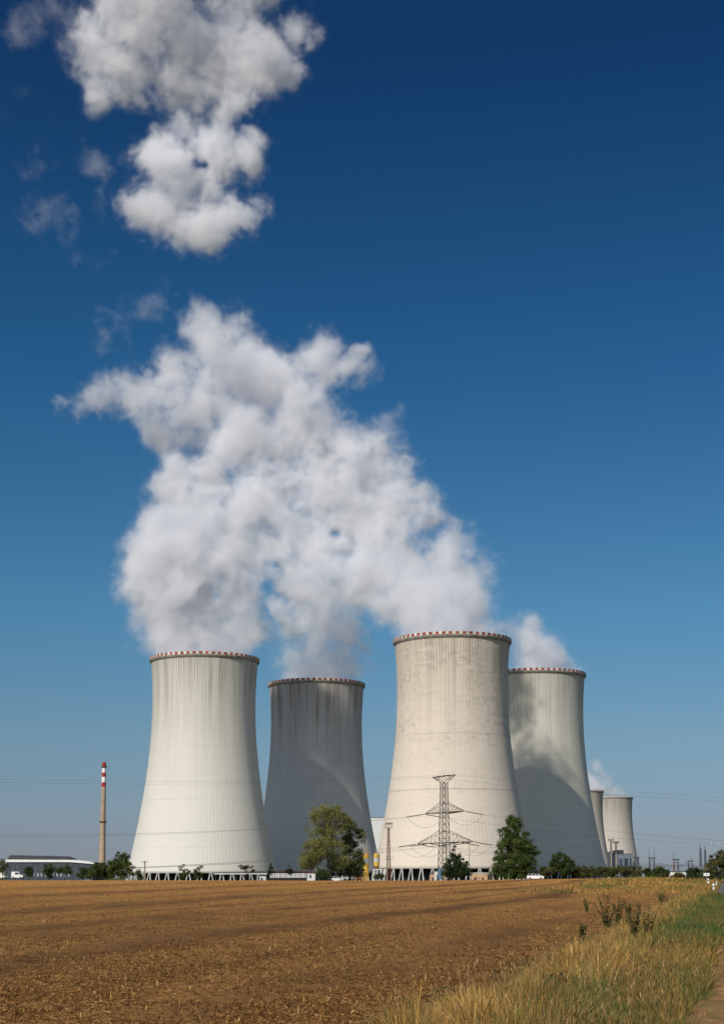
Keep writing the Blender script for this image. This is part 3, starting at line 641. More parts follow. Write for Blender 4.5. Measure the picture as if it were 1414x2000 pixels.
# far grass fringe on the crest of the field
n = 26000; y = rng.uniform(130, 420, n); x = (rng.uniform(0.10, 0.245, n)) * y; s = x - edge_x(y)
keep = s > -22 * rng.uniform(0, 1, n) ** 1.4; x, y = x[keep], y[keep]; n = len(x)
cl = vnoise(x * 0.3, y * 0.08, 51)
tag(blades('crest_grass', x, y, rng.uniform(0.15, 0.55, n) * (0.5 + cl), rng.uniform(0.02, 0.05, n) * (1 + y / 150), rng.uniform(0, 6.28, n), rng.uniform(0.1, .8, n), np.where((cl > .55)[:, None], pick(GREENP, [1, 2, 3, 1], n), pick(STRAWP, [3, 4, 4, 3, 2], n)), GRASS, seg=2), 'rough yellowish grass on the far verge by the road', 'grass', kind='stuff')

WEEDM = attr_mat('weed', 0.8, 0.1)
def weed(px, py, hpx, label, dark=True, n=520):
    Y = (EYE - 0.15) * F_PX / (py - HORIZON)
    for _ in range(6):
        xx = X(px, Y); Y = (EYE - gh(xx, Y)) * F_PX / (py - HORIZON)
    xx = X(px, Y); H = S(hpx, Y); base = Vector((xx, Y, gh(xx, Y)))
    t = thing('weed_plant', label, 'weed', base, group='dark dock weeds standing in the verge grass')
    st = MB(); vs = []; tn = []; r = random.Random(px)
    for k in range(9):
        a = r.uniform(0, 6.28); sp_ = r.uniform(0.08, 0.42) * H; hh = 1.35 * H * r.uniform(0.6, 1.0)
        pts = [Vector((0, 0, 0)), Vector((math.cos(a) * sp_ * .35, math.sin(a) * sp_ * .35, hh * .5)), Vector((math.cos(a) * sp_, math.sin(a) * sp_, hh))]
        st.tube(pts, [0.008, 0.007, 0.004], 4)
        for q in range(n // 9):
            u = r.uniform(0.25, 1); p = pts[0].lerp(pts[1], u * 2) if u < .5 else pts[1].lerp(pts[2], u * 2 - 1)
            L = r.uniform(0.03, 0.095) * (1.25 - 0.6 * u); d = Vector((r.uniform(-1, 1), r.uniform(-1, 1), r.uniform(-.2, 1))).normalized(); e = d.orthogonal().normalized() * L * .35
            vs += [p, p + d * L * .5 + e, p + d * L, p + d * L * .5 - e]
            base_c = r.choice([(0.085, 0.06, 0.024), (0.06, 0.05, 0.018), (0.06, 0.075, 0.022), (0.09, 0.09, 0.03)] if dark else [(0.10, 0.12, 0.035), (0.07, 0.10, 0.03), (0.16, 0.13, 0.05)])
            tn.append([c * r.uniform(.7, 1.3) for c in base_c])
    st.build('stem', flat_mat('weed_stem', (0.11, 0.07, 0.03)), t)
    np_mesh('leaves', np.array([tuple(v) for v in vs]), 4, np.arange(len(vs)), WEEDM, tone=np.array(tn), parent=t)
for q in ((1183, 1822, 62, 'slender dark weed, first of the weeds from the stubble side'), (1206, 1815, 50, 'low dark weed between the slender one and the bushy ones'),
          (1238, 1852, 66, 'bushiest dark brown weed, in front of the others by the green patch'), (1262, 1846, 60, 'dark weed touching the bright green grass patch', True, 330),
          (1226, 1808, 44, 'short dark weed behind the bushiest one'), (1135, 1836, 26, 'small reddish weed low at the edge of the stubble field')):
    weed(*q)
for q in ((1075, 1975, 60, 'low green brown weed deep in the tall straw coloured grass', True), (1145, 1785, 24, 'small green weed at the far edge of the stubble', False), (1290, 1772, 26, 'green tuft of weed behind the bright green patch', False)):
    weed(*q)

# ------------------------------------------------------------------ trees and bushes
LEAF = attr_mat('tree_leaves', 0.7, 0.3)
BARK = flat_mat('bark_grey', (0.23, 0.20, 0.16), var=0.35, scale=2.0); BARKD = flat_mat('bark_brown', (0.09, 0.07, 0.05), var=0.3, scale=2.0)
PAL = {'olive': [(0.25, 0.25, 0.08), (0.18, 0.19, 0.06), (0.30, 0.27, 0.09), (0.13, 0.145, 0.045)],
       'olivedark': [(0.14, 0.16, 0.045), (0.10, 0.12, 0.035), (0.17, 0.18, 0.055), (0.07, 0.085, 0.025)],
       'dark': [(0.045, 0.07, 0.022), (0.07, 0.10, 0.03), (0.03, 0.045, 0.016), (0.10, 0.12, 0.04)],
       'green': [(0.085, 0.125, 0.03), (0.055, 0.09, 0.024), (0.13, 0.165, 0.045), (0.035, 0.055, 0.016)],
       'conifer': [(0.030, 0.052, 0.022), (0.020, 0.036, 0.016), (0.05, 0.075, 0.03), (0.07, 0.085, 0.03)],
       'scrub': [(0.11, 0.115, 0.04), (0.075, 0.085, 0.03), (0.15, 0.135, 0.05), (0.05, 0.06, 0.02)]}
def tree(name, label, cat, base, blobs, trunk, pal, n_clump=120, per=36, leaf=0.28, spread=0.75, seed=1, group=None, bark=None, limbs=True, droop=0.0):
    """base: foot (world). blobs: (x, y, z, rx, ry, rz) local. trunk: list of (x, y, z, r) local"""
    g = np.random.default_rng(seed); t = thing(name, label, cat, base, group=group)
    mb = MB(); bark = bark or BARK
    if trunk:
        mb.tube([q[:3] for q in trunk], [q[3] for q in trunk], 8)
    vol = np.array([b[3] * b[4] * b[5] for b in blobs]) ** 0.8; k = g.choice(len(blobs), n_clump, p=vol / vol.sum())
    B = np.array(blobs)[k]; d = g.normal(size=(n_clump, 3)); d /= np.linalg.norm(d, axis=1)[:, None]
    rad = g.uniform(0.15, 1.0, n_clump) ** 0.5; rad *= 0.82 + 0.36 * g.uniform(0, 1, n_clump)
    C = B[:, :3] + d * B[:, 3:] * rad[:, None]
    C[:, 2] = np.maximum(C[:, 2], 0.15)
    if trunk and limbs:
        for c in C[:: max(1, n_clump // 26)]:
            zt = min(max(c[2] * 0.62, trunk[0][2] + 0.5), trunk[-1][2]); a = trunk[-1]
            for p, q in zip(trunk, trunk[1:]):
                if p[2] <= zt <= q[2]:
                    u = (zt - p[2]) / max(q[2] - p[2], 1e-4); a = tuple(p[i] * (1 - u) + q[i] * u for i in range(4)); break
            m_ = ((a[0] * .5 + c[0] * .5), (a[1] * .5 + c[1] * .5), a[2] * .42 + c[2] * .58)
            r0 = a[3] * 0.42; mb.tube([a[:3], m_, tuple(c)], [r0, r0 * .6, max(0.015, r0 * .22)], 5)
    if mb.v: mb.build('trunk', bark, t, smooth=True)
    sz = g.uniform(0.55, 1.25, n_clump) * spread
    cnt = np.maximum(6, (per * 2.3 * g.uniform(0.5, 1.4, n_clump))).astype(int); ci = np.repeat(np.arange(n_clump), cnt); m_ = len(ci)
    P_ = C[ci] + g.normal(size=(m_, 3)) * sz[ci][:, None] * np.array([0.55, 0.55, 0.42])
    P_[:, 2] = np.maximum(P_[:, 2], 0.05)
    a = g.normal(size=(m_, 3)); a[:, 2] -= droop; a /= np.linalg.norm(a, axis=1)[:, None]; b_ = np.cross(a, g.normal(size=(m_, 3))); b_ /= np.linalg.norm(b_, axis=1)[:, None]
    L = leaf * 1.25 * g.uniform(0.6, 1.3, m_)[:, None]
    V = np.stack([P_ - a * L * .5, P_ + b_ * L * .32, P_ + a * L * .5, P_ - b_ * L * .32], 1).reshape(-1, 3)
    pl = np.array(PAL[pal]); tone = pl[g.choice(len(pl), n_clump)][ci] * 0.6 + pl[g.choice(len(pl), m_)] * 0.4; tone = np.clip(tone * g.uniform(0.75, 1.25, (m_, 1)), 0, 1)
    np_mesh('crown', V, 4, np.arange(m_ * 4), LEAF, tone=tone, parent=t)
    return t
def stand(px, Y): x = X(px, Y); return Vector((x, Y, gh(x, Y) - 0.05))
def blobs_px(px0, Y, base, lst):
    """crown masses given as (px, py, rx px, ry px) of the photograph, as local ellipsoids"""
    k = Y / F_PX; return [((px - px0) * k, (random.Random(px * 7 + py).uniform(-.3, .3)) * rx * k, Z(py, Y) - base.z, rx * k, rx * k * 0.9, ry * k) for px, py, rx, ry in lst]
random.seed(4)
# the tall group before the shadowed tower
Y = 432; b0 = stand(645, Y)
tree('broadleaf_tree', 'tallest olive tree with thin see-through crown before the shadowed grey tower', 'tree', b0,
     blobs_px(645, Y, b0, [(630, 1588, 24, 18), (655, 1590, 20, 16), (630, 1622, 32, 22), (668, 1612, 18, 20), (610, 1650, 18, 16), (648, 1655, 30, 20), (612, 1680, 22, 12), (660, 1683, 24, 16), (600, 1690, 16, 9)]),
     [(0, 0, 0, .36), (-.2, 0, 3, .32), (-.9, .1, 7.5, .27), (-1.7, .1, 11.5, .20), (-1.9, .2, 15, .13), (-2.0, .2, 19, .06)], 'olive', 270, 38, 0.29, 1.2, 11, 'leafy trees before the shadowed tower')
Y = 440; b0 = stand(683, Y)
tree('broadleaf_tree', 'darker dense leafy tree right beside the tallest olive tree', 'tree', b0,
     blobs_px(683, Y, b0, [(680, 1612, 14, 18), (702, 1632, 10, 14), (682, 1645, 22, 18), (688, 1675, 24, 20), (668, 1695, 24, 14), (700, 1690, 14, 16), (690, 1705, 20, 8)]),
     [(0, 0, 0, .3), (.2, 0, 4, .25), (.1, 0, 9, .16), (0, 0, 14, .06)], 'olivedark', 150, 50, 0.30, 0.95, 12, 'leafy trees before the shadowed tower', BARKD)
Y = 426; b0 = stand(617, Y)
tree('broadleaf_tree', 'low spreading tree on a bare pale stem left of the tallest olive tree', 'tree', b0,
     blobs_px(617, Y, b0, [(603, 1675, 18, 12), (625, 1668, 16, 12), (594, 1690, 14, 8), (620, 1650, 14, 12)]),
     [(0, 0, 0, .22), (0, 0, 3, .2), (.1, 0, 6, .14), (.2, 0, 9, .05)], 'olive', 90, 40, 0.28, 0.9, 13, 'leafy trees before the shadowed tower')
# poplar and conifer before the patched tower
Y = 398; b0 = stand(1005, Y)
tree('poplar_tree', 'tall green poplar tree at the right foot of the patched beige tower', 'tree', b0,
     blobs_px(1005, Y, b0, [(1003, 1604, 12, 14), (1004, 1626, 24, 20), (1000, 1652, 34, 24), (1022, 1660, 24, 24), (985, 1680, 24, 20), (1015, 1690, 34, 22), (1005, 1705, 40, 10), (968, 1700, 12, 14), (1040, 1670, 14, 16)]),
     [(0, 0, 0, .3), (0, 0, 5, .26), (.2, 0, 10, .15), (-.1, 0, 15, .05)], 'green', 340, 64, 0.27, 0.8, 21, None, BARKD)
Y = 402; b0 = stand(893, Y)
tree('conifer_tree', 'dark green bushy conifer standing beside the foot of the lattice pylon', 'tree', b0,
     blobs_px(893, Y, b0, [(888, 1660, 7, 10), (888, 1675, 14, 12), (900, 1688, 16, 12), (884, 1692, 18, 12), (893, 1704, 26, 12), (905, 1700, 16, 12), (876, 1706, 14, 10)]),
     [(0, 0, 0, .2), (-.3, 0, 4, .14), (-.5, 0, 8.5, .04)], 'conifer', 170, 60, 0.22, 0.55, 22, None, BARKD)
def bush(px, Y, lst, pal, label, seed, name='bush', cat='bush', n=60, per=40, leaf=.24, spread=.6, group=None, trunk=True, bark=None):
    b = stand(px, Y); H = Z(min(q[1] for q in lst), Y) - b.z
    tr = [(0, 0, 0, .11), (.05, 0, H * .45, .08), (0, 0, H * .9, .03)] if trunk else None
    return tree(name, label, cat, b, blobs_px(px, Y, b, lst), tr, pal, n, per, leaf, spread, seed, group, bark or BARKD)
# left of the first tower
bush(236, 372, [(235, 1676, 16, 13), (246, 1690, 15, 14), (225, 1695, 16, 14), (240, 1708, 22, 8)], 'green', 'rounded green tree touching the left foot of the pale tower', 31, 'broadleaf_tree', 'tree', 90, 50, .25, .6)
bush(193, 380, [(196, 1697, 18, 12), (182, 1706, 14, 9), (208, 1704, 16, 11)], 'dark', 'dark round bush below the striped chimney', 32, n=100, per=60)
bush(163, 410, [(165, 1702, 9, 8), (160, 1710, 10, 6)], 'dark', 'small dark bush at the end of the long grey hall', 33, n=30)
bush(127, 416, [(127, 1697, 12, 7), (118, 1700, 8, 5), (136, 1700, 7, 5)], 'dark', 'small tree with a flat crown and bare stem before the long grey hall', 34, 'small_tree', 'tree', 34)
bush(95, 416, [(95, 1697, 11, 9), (96, 1708, 10, 7)], 'dark', 'dark shrubby tree between the white van and the flat crowned tree', 35, 'small_tree', 'tree', 40)
bush(58, 418, [(58, 1700, 8, 9), (58, 1710, 8, 5)], 'dark', 'small dark tree nearest the white van', 36, 'small_tree', 'tree', 26)
bush(6, 425, [(8, 1688, 11, 10), (4, 1698, 12, 8), (16, 1705, 7, 6)], 'scrub', 'grey leaved tree cut by the left edge of the picture', 37, 'small_tree', 'tree', 34, 26)
# thin trees before the pillars of the pale tower
bush(360, 400, [(359, 1686, 3, 5), (357, 1696, 7, 6), (364, 1703, 8, 6), (356, 1712, 9, 5)], 'dark', 'thin sapling with a spiky top before the pillars of the pale tower', 41, 'small_tree', 'tree', 30, 24, .22, .4)
bush(388, 402, [(390, 1695, 5, 5), (386, 1703, 9, 6), (388, 1712, 9, 5)], 'dark', 'rounder sapling just right of the spiky topped one', 42, 'small_tree', 'tree', 34, 30, .22, .42)
bush(481, 430, [(476, 1693, 8, 5), (487, 1693, 7, 5), (494, 1700, 4, 3)], 'scrub', 'small brownish tree with a split crown above the white pipe bridge', 43, 'small_tree', 'tree', 26, 26, .22, .45)
bush(530, 470, [(531, 1688, 3, 5), (530, 1697, 6, 6), (530, 1704, 8, 4)], 'conifer', 'little pointed spruce between the pale and the shadowed tower', 44, 'conifer_tree', 'tree', 26, 34, .2, .35)
bush(566, 480, [(566, 1692, 5, 5), (564, 1700, 8, 4)], 'conifer', 'little dark tree above the striped low building', 45, 'small_tree', 'tree', 20, 30, .2, .4)
bush(283 - 12, 405, [(272, 1706, 5, 6), (274, 1713, 5, 4)], 'dark', 'low shrub left of the concrete crossarm pole', 46, n=14, per=30)
bush(628, 415, [(626, 1704, 9, 7), (634, 1710, 9, 6)], 'dark', 'very dark bush at the foot of the tall tree group', 47, n=34, per=60)
bush(745, 420, [(741, 1712, 9, 5)], 'dark', 'low dark bush under the white steel portal', 48, n=14, per=40)
# scrub and bushes to the right
bush(1097, 395, [(1096, 1678, 20, 14), (1110, 1688, 18, 12), (1085, 1692, 16, 10), (1100, 1700, 26, 9)], 'dark', 'big dark rounded bush just right of the white car', 51, n=120, per=60, leaf=.24)
SCR = [(1068, 'left of the big dark rounded bush'), (1132, 'directly right of the big dark rounded bush'), (1155, 'before the foot of the cloud shaded tower'), (1177, 'left of the two floodlight poles'), (1199, 'under the two floodlight poles'), (1221, 'right of the two floodlight poles'), (1240, 'at the end of the hedge by the white tanks')]
for i_, (px, wh) in enumerate(SCR):
    bush(px, 392 + i_ * 2, [(px - 6, 1700 - (i_ % 3), 12, 7), (px + 7, 1701, 12, 7), (px, 1707, 15, 6)], 'scrub', 'olive scrub bush ' + wh, 60 + i_, n=46, per=46, leaf=.22, spread=.5, group='scrub bushes in a hedge', trunk=False)
bush(1290, 330, [(1284, 1700, 10, 6), (1297, 1704, 12, 6), (1290, 1711, 16, 5)], 'dark', 'dark bush left of the red steel gantry', 71, n=50, per=40, spread=.5)
bush(1268, 335, [(1264, 1703, 9, 6), (1272, 1709, 12, 5)], 'dark', 'dark bush below the grey gantry with two spikes', 72, n=40, per=40, spread=.45)
bush(1352, 270, [(1350, 1704, 10, 7), (1358, 1701, 9, 6), (1348, 1714, 13, 8), (1358, 1712, 10, 7)], 'conifer', 'very dark round bush before the white low building', 73, n=70, per=50, spread=.4, leaf=.18)
bush(1322, 300, [(1320, 1710, 10, 5), (1330, 1712, 9, 5)], 'scrub', 'low scrub at the foot of the red steel gantry', 74, n=24, per=34, spread=.4)
bush(1405, 240, [(1398, 1680, 16, 14), (1414, 1676, 20, 16), (1390, 1698, 14, 12), (1410, 1705, 22, 12), (1425, 1695, 20, 16), (1385, 1712, 12, 7)], 'scrub', 'large olive bush at the right edge beside the road', 75, n=150, per=60, leaf=.16, spread=.4)
bush(1376, 262, [(1374, 1705, 9, 6), (1380, 1714, 9, 6)], 'dark', 'dark bush behind the small white road sign', 76, n=36, per=40, spread=.35, leaf=.16)

# ------------------------------------------------------------------ chimney
BRK = flat_mat('chimney_concrete', (0.40, 0.30, 0.215), var=0.2, scale=0.15); CR = flat_mat('chimney_red', (0.36, 0.04, 0.03), var=0.2, scale=.3); CW = flat_mat('chimney_white', (0.78, 0.77, 0.74), var=0.1, scale=.3)
STEEL = flat_mat('dark_steel', (0.10, 0.10, 0.105), rough=0.6); 
Y = 1650; cx_ = X(199.5, Y); zb_ = gh(cx_, Y); t = thing('chimney', 'tall slender chimney with red and white bands at its top', 'chimney', (cx_, Y, zb_))
H = Z(1489, Y) - zb_; zf = lambda py: Z(py, Y) - zb_; rad = lambda z: 4.1 + (2.0 - 4.1) * (z / H) ** 0.8
mb = MB(); mb.lathe([(rad(z), z) for z in np.linspace(-1, 0, 2)] if False else [(4.1, -2)] + [(rad(z), z) for z in np.linspace(0, zf(1537), 16)], 32); mb.build('stack', BRK, t, smooth=True)
for a, b, mm in ((1537, 1528, CR), (1528, 1517.5, CW), (1517.5, 1509, CR), (1509, 1499.5, CW), (1499.5, 1489, CR)):
    mb = MB(); mb.lathe([(rad(zf(a)), zf(a)), (rad(zf(b)), zf(b))], 32); mb.build('painted_band', mm, t, smooth=True)
mb = MB(); mb.lathe([(rad(H) - .5, H - 3), (rad(H) - .5, H + .02), (rad(H), H + .02)], 32); mb.build('flue', DARK, t)
for py in (1605.5, 1498):
    z = zf(py); mb = MB(); mb.lathe([(rad(z) - .1, z - .5), (rad(z) + 1.1, z - .5), (rad(z) + 1.1, z + 1.0), (rad(z) + 1.0, z + 1.0), (rad(z) + 1.0, z - .2), (rad(z) - .1, z - .2)], 24); mb.build('gallery', flat_mat('gallery_rust', (0.16, .07, .05)), t)

# ------------------------------------------------------------------ lattice helpers
def lattice(mb, w0, w1, z0, z1, n, rl, rb, cx=0, cy=0):
    """square lattice mast with crossed bracing on four faces"""
    zs = [z0 + (z1 - z0) * (1 - (1 - k / n) ** 1.0) for k in range(n + 1)]; ws = [w0 + (w1 - w0) * (z - z0) / (z1 - z0) for z in zs]
    C4 = ((-1, -1), (1, -1), (1, 1), (-1, 1)); P4 = lambda k, c: (cx + c[0] * ws[k] / 2, cy + c[1] * ws[k] / 2, zs[k])
    for c in C4: mb.bar(P4(0, c), P4(n, c), rl, rl * .8, 4)
    for k in range(n):
        for q in range(4):
            a, b = C4[q], C4[(q + 1) % 4]; mb.bar(P4(k, a), P4(k + 1, b), rb, None, 3, cap=False); mb.bar(P4(k, b), P4(k + 1, a), rb, None, 3, cap=False)
            if k: mb.bar(P4(k, a), P4(k, b), rb, None, 3, cap=False)
PYM = flat_mat('pylon_steel', (0.085, 0.07, 0.06), rough=0.7); INSM = flat_mat('insulator_brown', (0.07, 0.045, 0.035), rough=0.4)
WIRE = flat_mat('aluminium_wire', (0.14, 0.14, 0.14), rough=0.6)
Y = 548; PYX = X(868, Y); PZ = gh(PYX, Y) - 0.3; ARM = math.radians(-64)      # arms nearly end-on
pyl = thing('lattice_pylon', 'tall dark lattice pylon with three pairs of arms before the patched tower', 'pylon', (PYX, Y, PZ), ARM)
zt_, za, zu, zb2, zl = Z(1519, Y) - PZ, Z(1567, Y) - PZ, Z(1587, Y) - PZ, Z(1622, Y) - PZ, Z(1646, Y) - PZ
HT = Z(1527, Y) - PZ
mb = MB(); lattice(mb, 3.6, 1.9, 0, HT, 15, .16, .065); mb.build('mast', PYM, pyl)
def arm_pair(ztop, zarm, half, wz, nm):
    for sg in (-1, 1):
        mb = MB(); w = 3.6 + (1.9 - 3.6) * zarm / HT; w2 = 3.6 + (1.9 - 3.6) * ztop / HT; tip = (sg * half, 0, zarm)
        for q in (-1, 1):
            mb.bar((sg * w / 2, q * w / 2, zarm), tip, .16, .10, 4); mb.bar((sg * w2 / 2, q * w2 / 2, ztop), tip, .10, .08, 4)
            for k in range(1, 6):
                u0, u1 = k / 6, (k + 1) / 6
                L0 = Vector((sg * w / 2, q * w / 2, zarm)).lerp(Vector(tip), u0); T0 = Vector((sg * w2 / 2, q * w2 / 2, ztop)).lerp(Vector(tip), u0); T1 = Vector((sg * w2 / 2, q * w2 / 2, ztop)).lerp(Vector(tip), min(u1, 1))
                mb.bar(L0, T0, .05, None, 3); mb.bar(L0, T1, .045, None, 3)
        for k in range(6):
            A = Vector((sg * w / 2, -w / 2, zarm)).lerp(Vector(tip), k / 6); Bq = Vector((sg * w / 2, w / 2, zarm)).lerp(Vector(tip), (k + .6) / 6); mb.bar(A, Bq, .03, None, 3)
        mb.build(nm, PYM, pyl)
arm_pair(HT - 0.3, zt_ + .6, 8.6, 0, 'earthwire_arm'); arm_pair(za, zu, 14.5, 0, 'upper_arm'); arm_pair(zb2, zl, 20.5, 0, 'lower_arm')
ca, sa = math.cos(ARM), math.sin(ARM)
def pw(p): return Vector((PYX + p[0] * ca - p[1] * sa, Y + p[0] * sa + p[1] * ca, PZ + p[2]))
LINE_R = Vector((-sa, ca, 0)) ; LINE_R = LINE_R if LINE_R.x > 0 else -LINE_R
SPAN = 330.0
att = [('upper', -14.5, zu), ('upper', 14.5, zu), ('lower', -20.5, zl), ('lower', -11.5, zl), ('lower', 11.5, zl), ('lower', 20.5, zl), ('earth', -8.6, zt_ + .6), ('earth', 8.6, zt_ + .6)]
names_ = {-14.5: 'far tip of the upper arms', 14.5: 'near tip of the upper arms', -20.5: 'far tip of the lower arms', -11.5: 'far half of the lower arms', 11.5: 'near half of the lower arms', 20.5: 'near tip of the lower arms', -8.6: 'far tip of the topmost arm', 8.6: 'near tip of the topmost arm'}
for lv, ax, az in att:
    tip = pw((ax, 0, az))
    for sg in (-1, 1):
        dirv = LINE_R * sg; start = tip.copy()
        if lv != 'earth':
            # strain insulator string pulled along the line, sagging
            L = 7.6; mbn = MB(); inv = Matrix.Rotation(-ARM, 3, 'Z'); pts = []
            for k in range(9):
                u = k / 8; p = tip + dirv * (L * u) - Vector((0, 0, 1)) * (1.15 * (u - 0.25 * u * u) * 1.3); pts.append(p)
            loc = [inv @ (p - Vector((PYX, Y, PZ))) for p in pts]
            mbn.tube(loc, [.06] + [.15] * 7 + [.08], 6); mbn.build('insulator', INSM, pyl); start = pts[-1]
        end = tip + dirv * SPAN; sag = 9.5 if lv != 'earth' else 6.0; m_ = 40; P_ = []
        for k in range(m_ + 1):
            u = k / m_; p = start.lerp(end, u); p.z -= 4 * sag * u * (1 - u) ; P_.append(p)
        rw = .042 if lv != 'earth' else .03
        mb = MB(); mb.tube(P_, rw, 4); w_ = mb.build('power_line', WIRE)
        tag(w_, f'thin {"earth" if lv == "earth" else "power"} wire running {"right" if sg > 0 else "left"} from the {names_[ax]} of the pylon', 'wire', 'wires strung from the lattice pylon')
    if lv != 'earth':
        mb = MB(); a = tip - LINE_R * 7.6 - Vector((0, 0, 1.15)); b = tip + LINE_R * 7.6 - Vector((0, 0, 1.15)); inv = Matrix.Rotation(-ARM, 3, 'Z')
        pts = [inv @ (a.lerp(b, k / 12) - Vector((0, 0, 5.0 * 4 * (k / 12) * (1 - k / 12) * .75)) - Vector((PYX, Y, PZ))) for k in range(13)]
        mb.tube(pts, .05, 4); mb.build('jumper_wire', WIRE, pyl)
mb = MB(); mb.box((-1.0, -1.0, 5.2), (1.5, 1.2, 3.0)); mb.box((-1.0, -1.0, 3.3), (1.2, .9, .7)); mb.build('blue_cabinet', flat_mat('cabinet_blue', (0.16, 0.30, 0.48)), pyl)

# ------------------------------------------------------------------ floodlight masts and poles
LAMPM = flat_mat('lamp_housing', (0.05, 0.05, 0.05), rough=.5); GLS = flat_mat('lamp_glass', (0.35, 0.36, 0.38), rough=.15)
RUST = flat_mat('rusty_steel', (0.17, 0.065, 0.04), rough=.8)
Y = 470; bx_ = X(759, Y); bz_ = gh(bx_, Y) - .2; t = thing('floodlight_mast', 'rust red lattice floodlight mast before the left foot of the patched tower', 'light mast', (bx_, Y, bz_), R(18)); H = Z(1613, Y) - bz_
mb = MB(); lattice(mb, 1.15, .45, 0, H - .6, 14, .075, .035); mb.build('mast', RUST, t)
mb = MB(); mb.box((0, 0, H - .6), (2.2, 1.3, .1)); 
for a in (-1.05, 1.05):
    for b in (-.6, .6): mb.bar((a, b, H - .6), (a, b, H + .4), .035)
for b in (-.6, .6): mb.bar((-1.05, b, H + .4), (1.05, b, H + .4), .03); mb.bar((-1.05, b, H - .1), (1.05, b, H - .1), .03)
mb.build('platform', STEEL, t)
for k in range(5):
    mb = MB(); xk = -.95 + k * .475; mb.box((xk, -.55, H + .75), (.36, .3, .42)); mb.bar((xk, -.5, H + .3), (xk, -.5, H + .7), .03); l_ = mb.build('floodlight', LAMPM, t)
    mb = MB(); mb.box((xk, -.703, H + .75), (.28, .012, .34)); mb.build('lens', GLS, l_)
zz = Z(1678, Y) - bz_; mb = MB(); mb.box((0, 0, zz), (2.4, 1.6, .08)); mb.bar((-1.2, -.8, zz + .9), (1.2, -.8, zz + .9), .03); [mb.bar((q, -.8, zz), (q, -.8, zz + .9), .03) for q in (-1.2, 0, 1.2)]; mb.build('landing', STEEL, t)
CONC = flat_mat('pole_concrete', (0.36, 0.31, 0.25), var=.2, scale=.6)
for px, py, nl, lab in ((1194, 1640, 3, 'taller of the two floodlight poles above the olive scrub'), (1203.5, 1645, 4, 'shorter floodlight pole with a dark lamp cluster above the olive scrub')):
    Y = 415; bx_ = X(px, Y); bz_ = gh(bx_, Y) - .2; H = Z(py, Y) - bz_; t = thing('floodlight_pole', lab, 'light pole', (bx_, Y, bz_), group='floodlight poles by the hedge')
    mb = MB(); mb.bar((0, 0, 0), (0, 0, H * .72), .21, .16, 10); mb.build('pole', CONC, t); mb = MB(); lattice(mb, .42, .36, H * .70, H - .3, 5, .05, .03); mb.build('mast_head', STEEL, t)
    mb = MB(); mb.box((0, 0, H - .3), (1.5, .5, .08)); mb.build('crossarm', STEEL, t)
    for k in range(nl):
        mb = MB(); mb.box((-.6 + 1.2 * k / (nl - 1), -.15, H), (.3, .32, .42)); mb.bar((-.6 + 1.2 * k / (nl - 1), 0, H - .3), (-.6 + 1.2 * k / (nl - 1), 0, H), .03); mb.build('floodlight', LAMPM, t)
Y = 405; bx_ = X(283, Y); bz_ = gh(bx_, Y) - .2; H = Z(1683, Y) - bz_; t = thing('utility_pole', 'short concrete pole with a crossarm before the pale tower', 'utility pole', (bx_, Y, bz_))
mb = MB(); mb.bar((-.16, 0, 0), (-.1, 0, H), .13, .1, 8); mb.bar((.16, 0, 0), (.1, 0, H), .13, .1, 8); mb.build('pole', CONC, t)
mb = MB(); mb.box((0, -.14, H - .1), (1.6, .12, .14)); mb.build('crossarm', STEEL, t)
for q in (-.7, 0, .7):
    mb = MB(); mb.lathe([(.03, H), (.10, H + .06), (.05, H + .12), (.11, H + .2), (.04, H + .3)], 8, c=(q, -.14)); mb.build('insulator', INSM, t)
Y = 520; bx_ = X(917, Y); bz_ = gh(bx_, Y) - .2; H = Z(1638, Y) - bz_; t = thing('antenna_mast', 'slim grey mast with a short crosspiece just right of the conifer', 'mast', (bx_, Y, bz_))
mb = MB(); mb.bar((0, 0, 0), (0, 0, H), .12, .07, 8); mb.build('pole', STEEL, t); mb = MB(); mb.bar((-.5, 0, H - 1.2), (.6, 0, H - 1.2), .05); mb.build('crosspiece', STEEL, t)
# street lamp whose two heads stand above the right hand bush
Y = 300; bx_ = X(1397, Y); bz_ = gh(bx_, Y); H = Z(1648, Y) - bz_; t = thing('street_lamp', 'slender street lamp with two pale heads above the large right bush', 'street lamp', (bx_, Y, bz_))
mb = MB(); mb.bar((0, 0, 0), (0, 0, H), .06, .03, 8); mb.build('pole', flat_mat('pale_grey_steel', (0.35, 0.37, 0.40)), t); mb = MB(); mb.bar((-.55, 0, H), (.55, 0, H), .02); mb.build('arm', flat_mat('pale_grey_steel', (0.35, 0.37, 0.40)), t)
for q in (-.66, .66):
    mb = MB(); mb.lathe([(.02, H - .02), (.14, H), (.18, H + .05), (.10, H + .12), (.01, H + .14)], 12, c=(q, 0)); mb.build('lamp_head', CW, t)
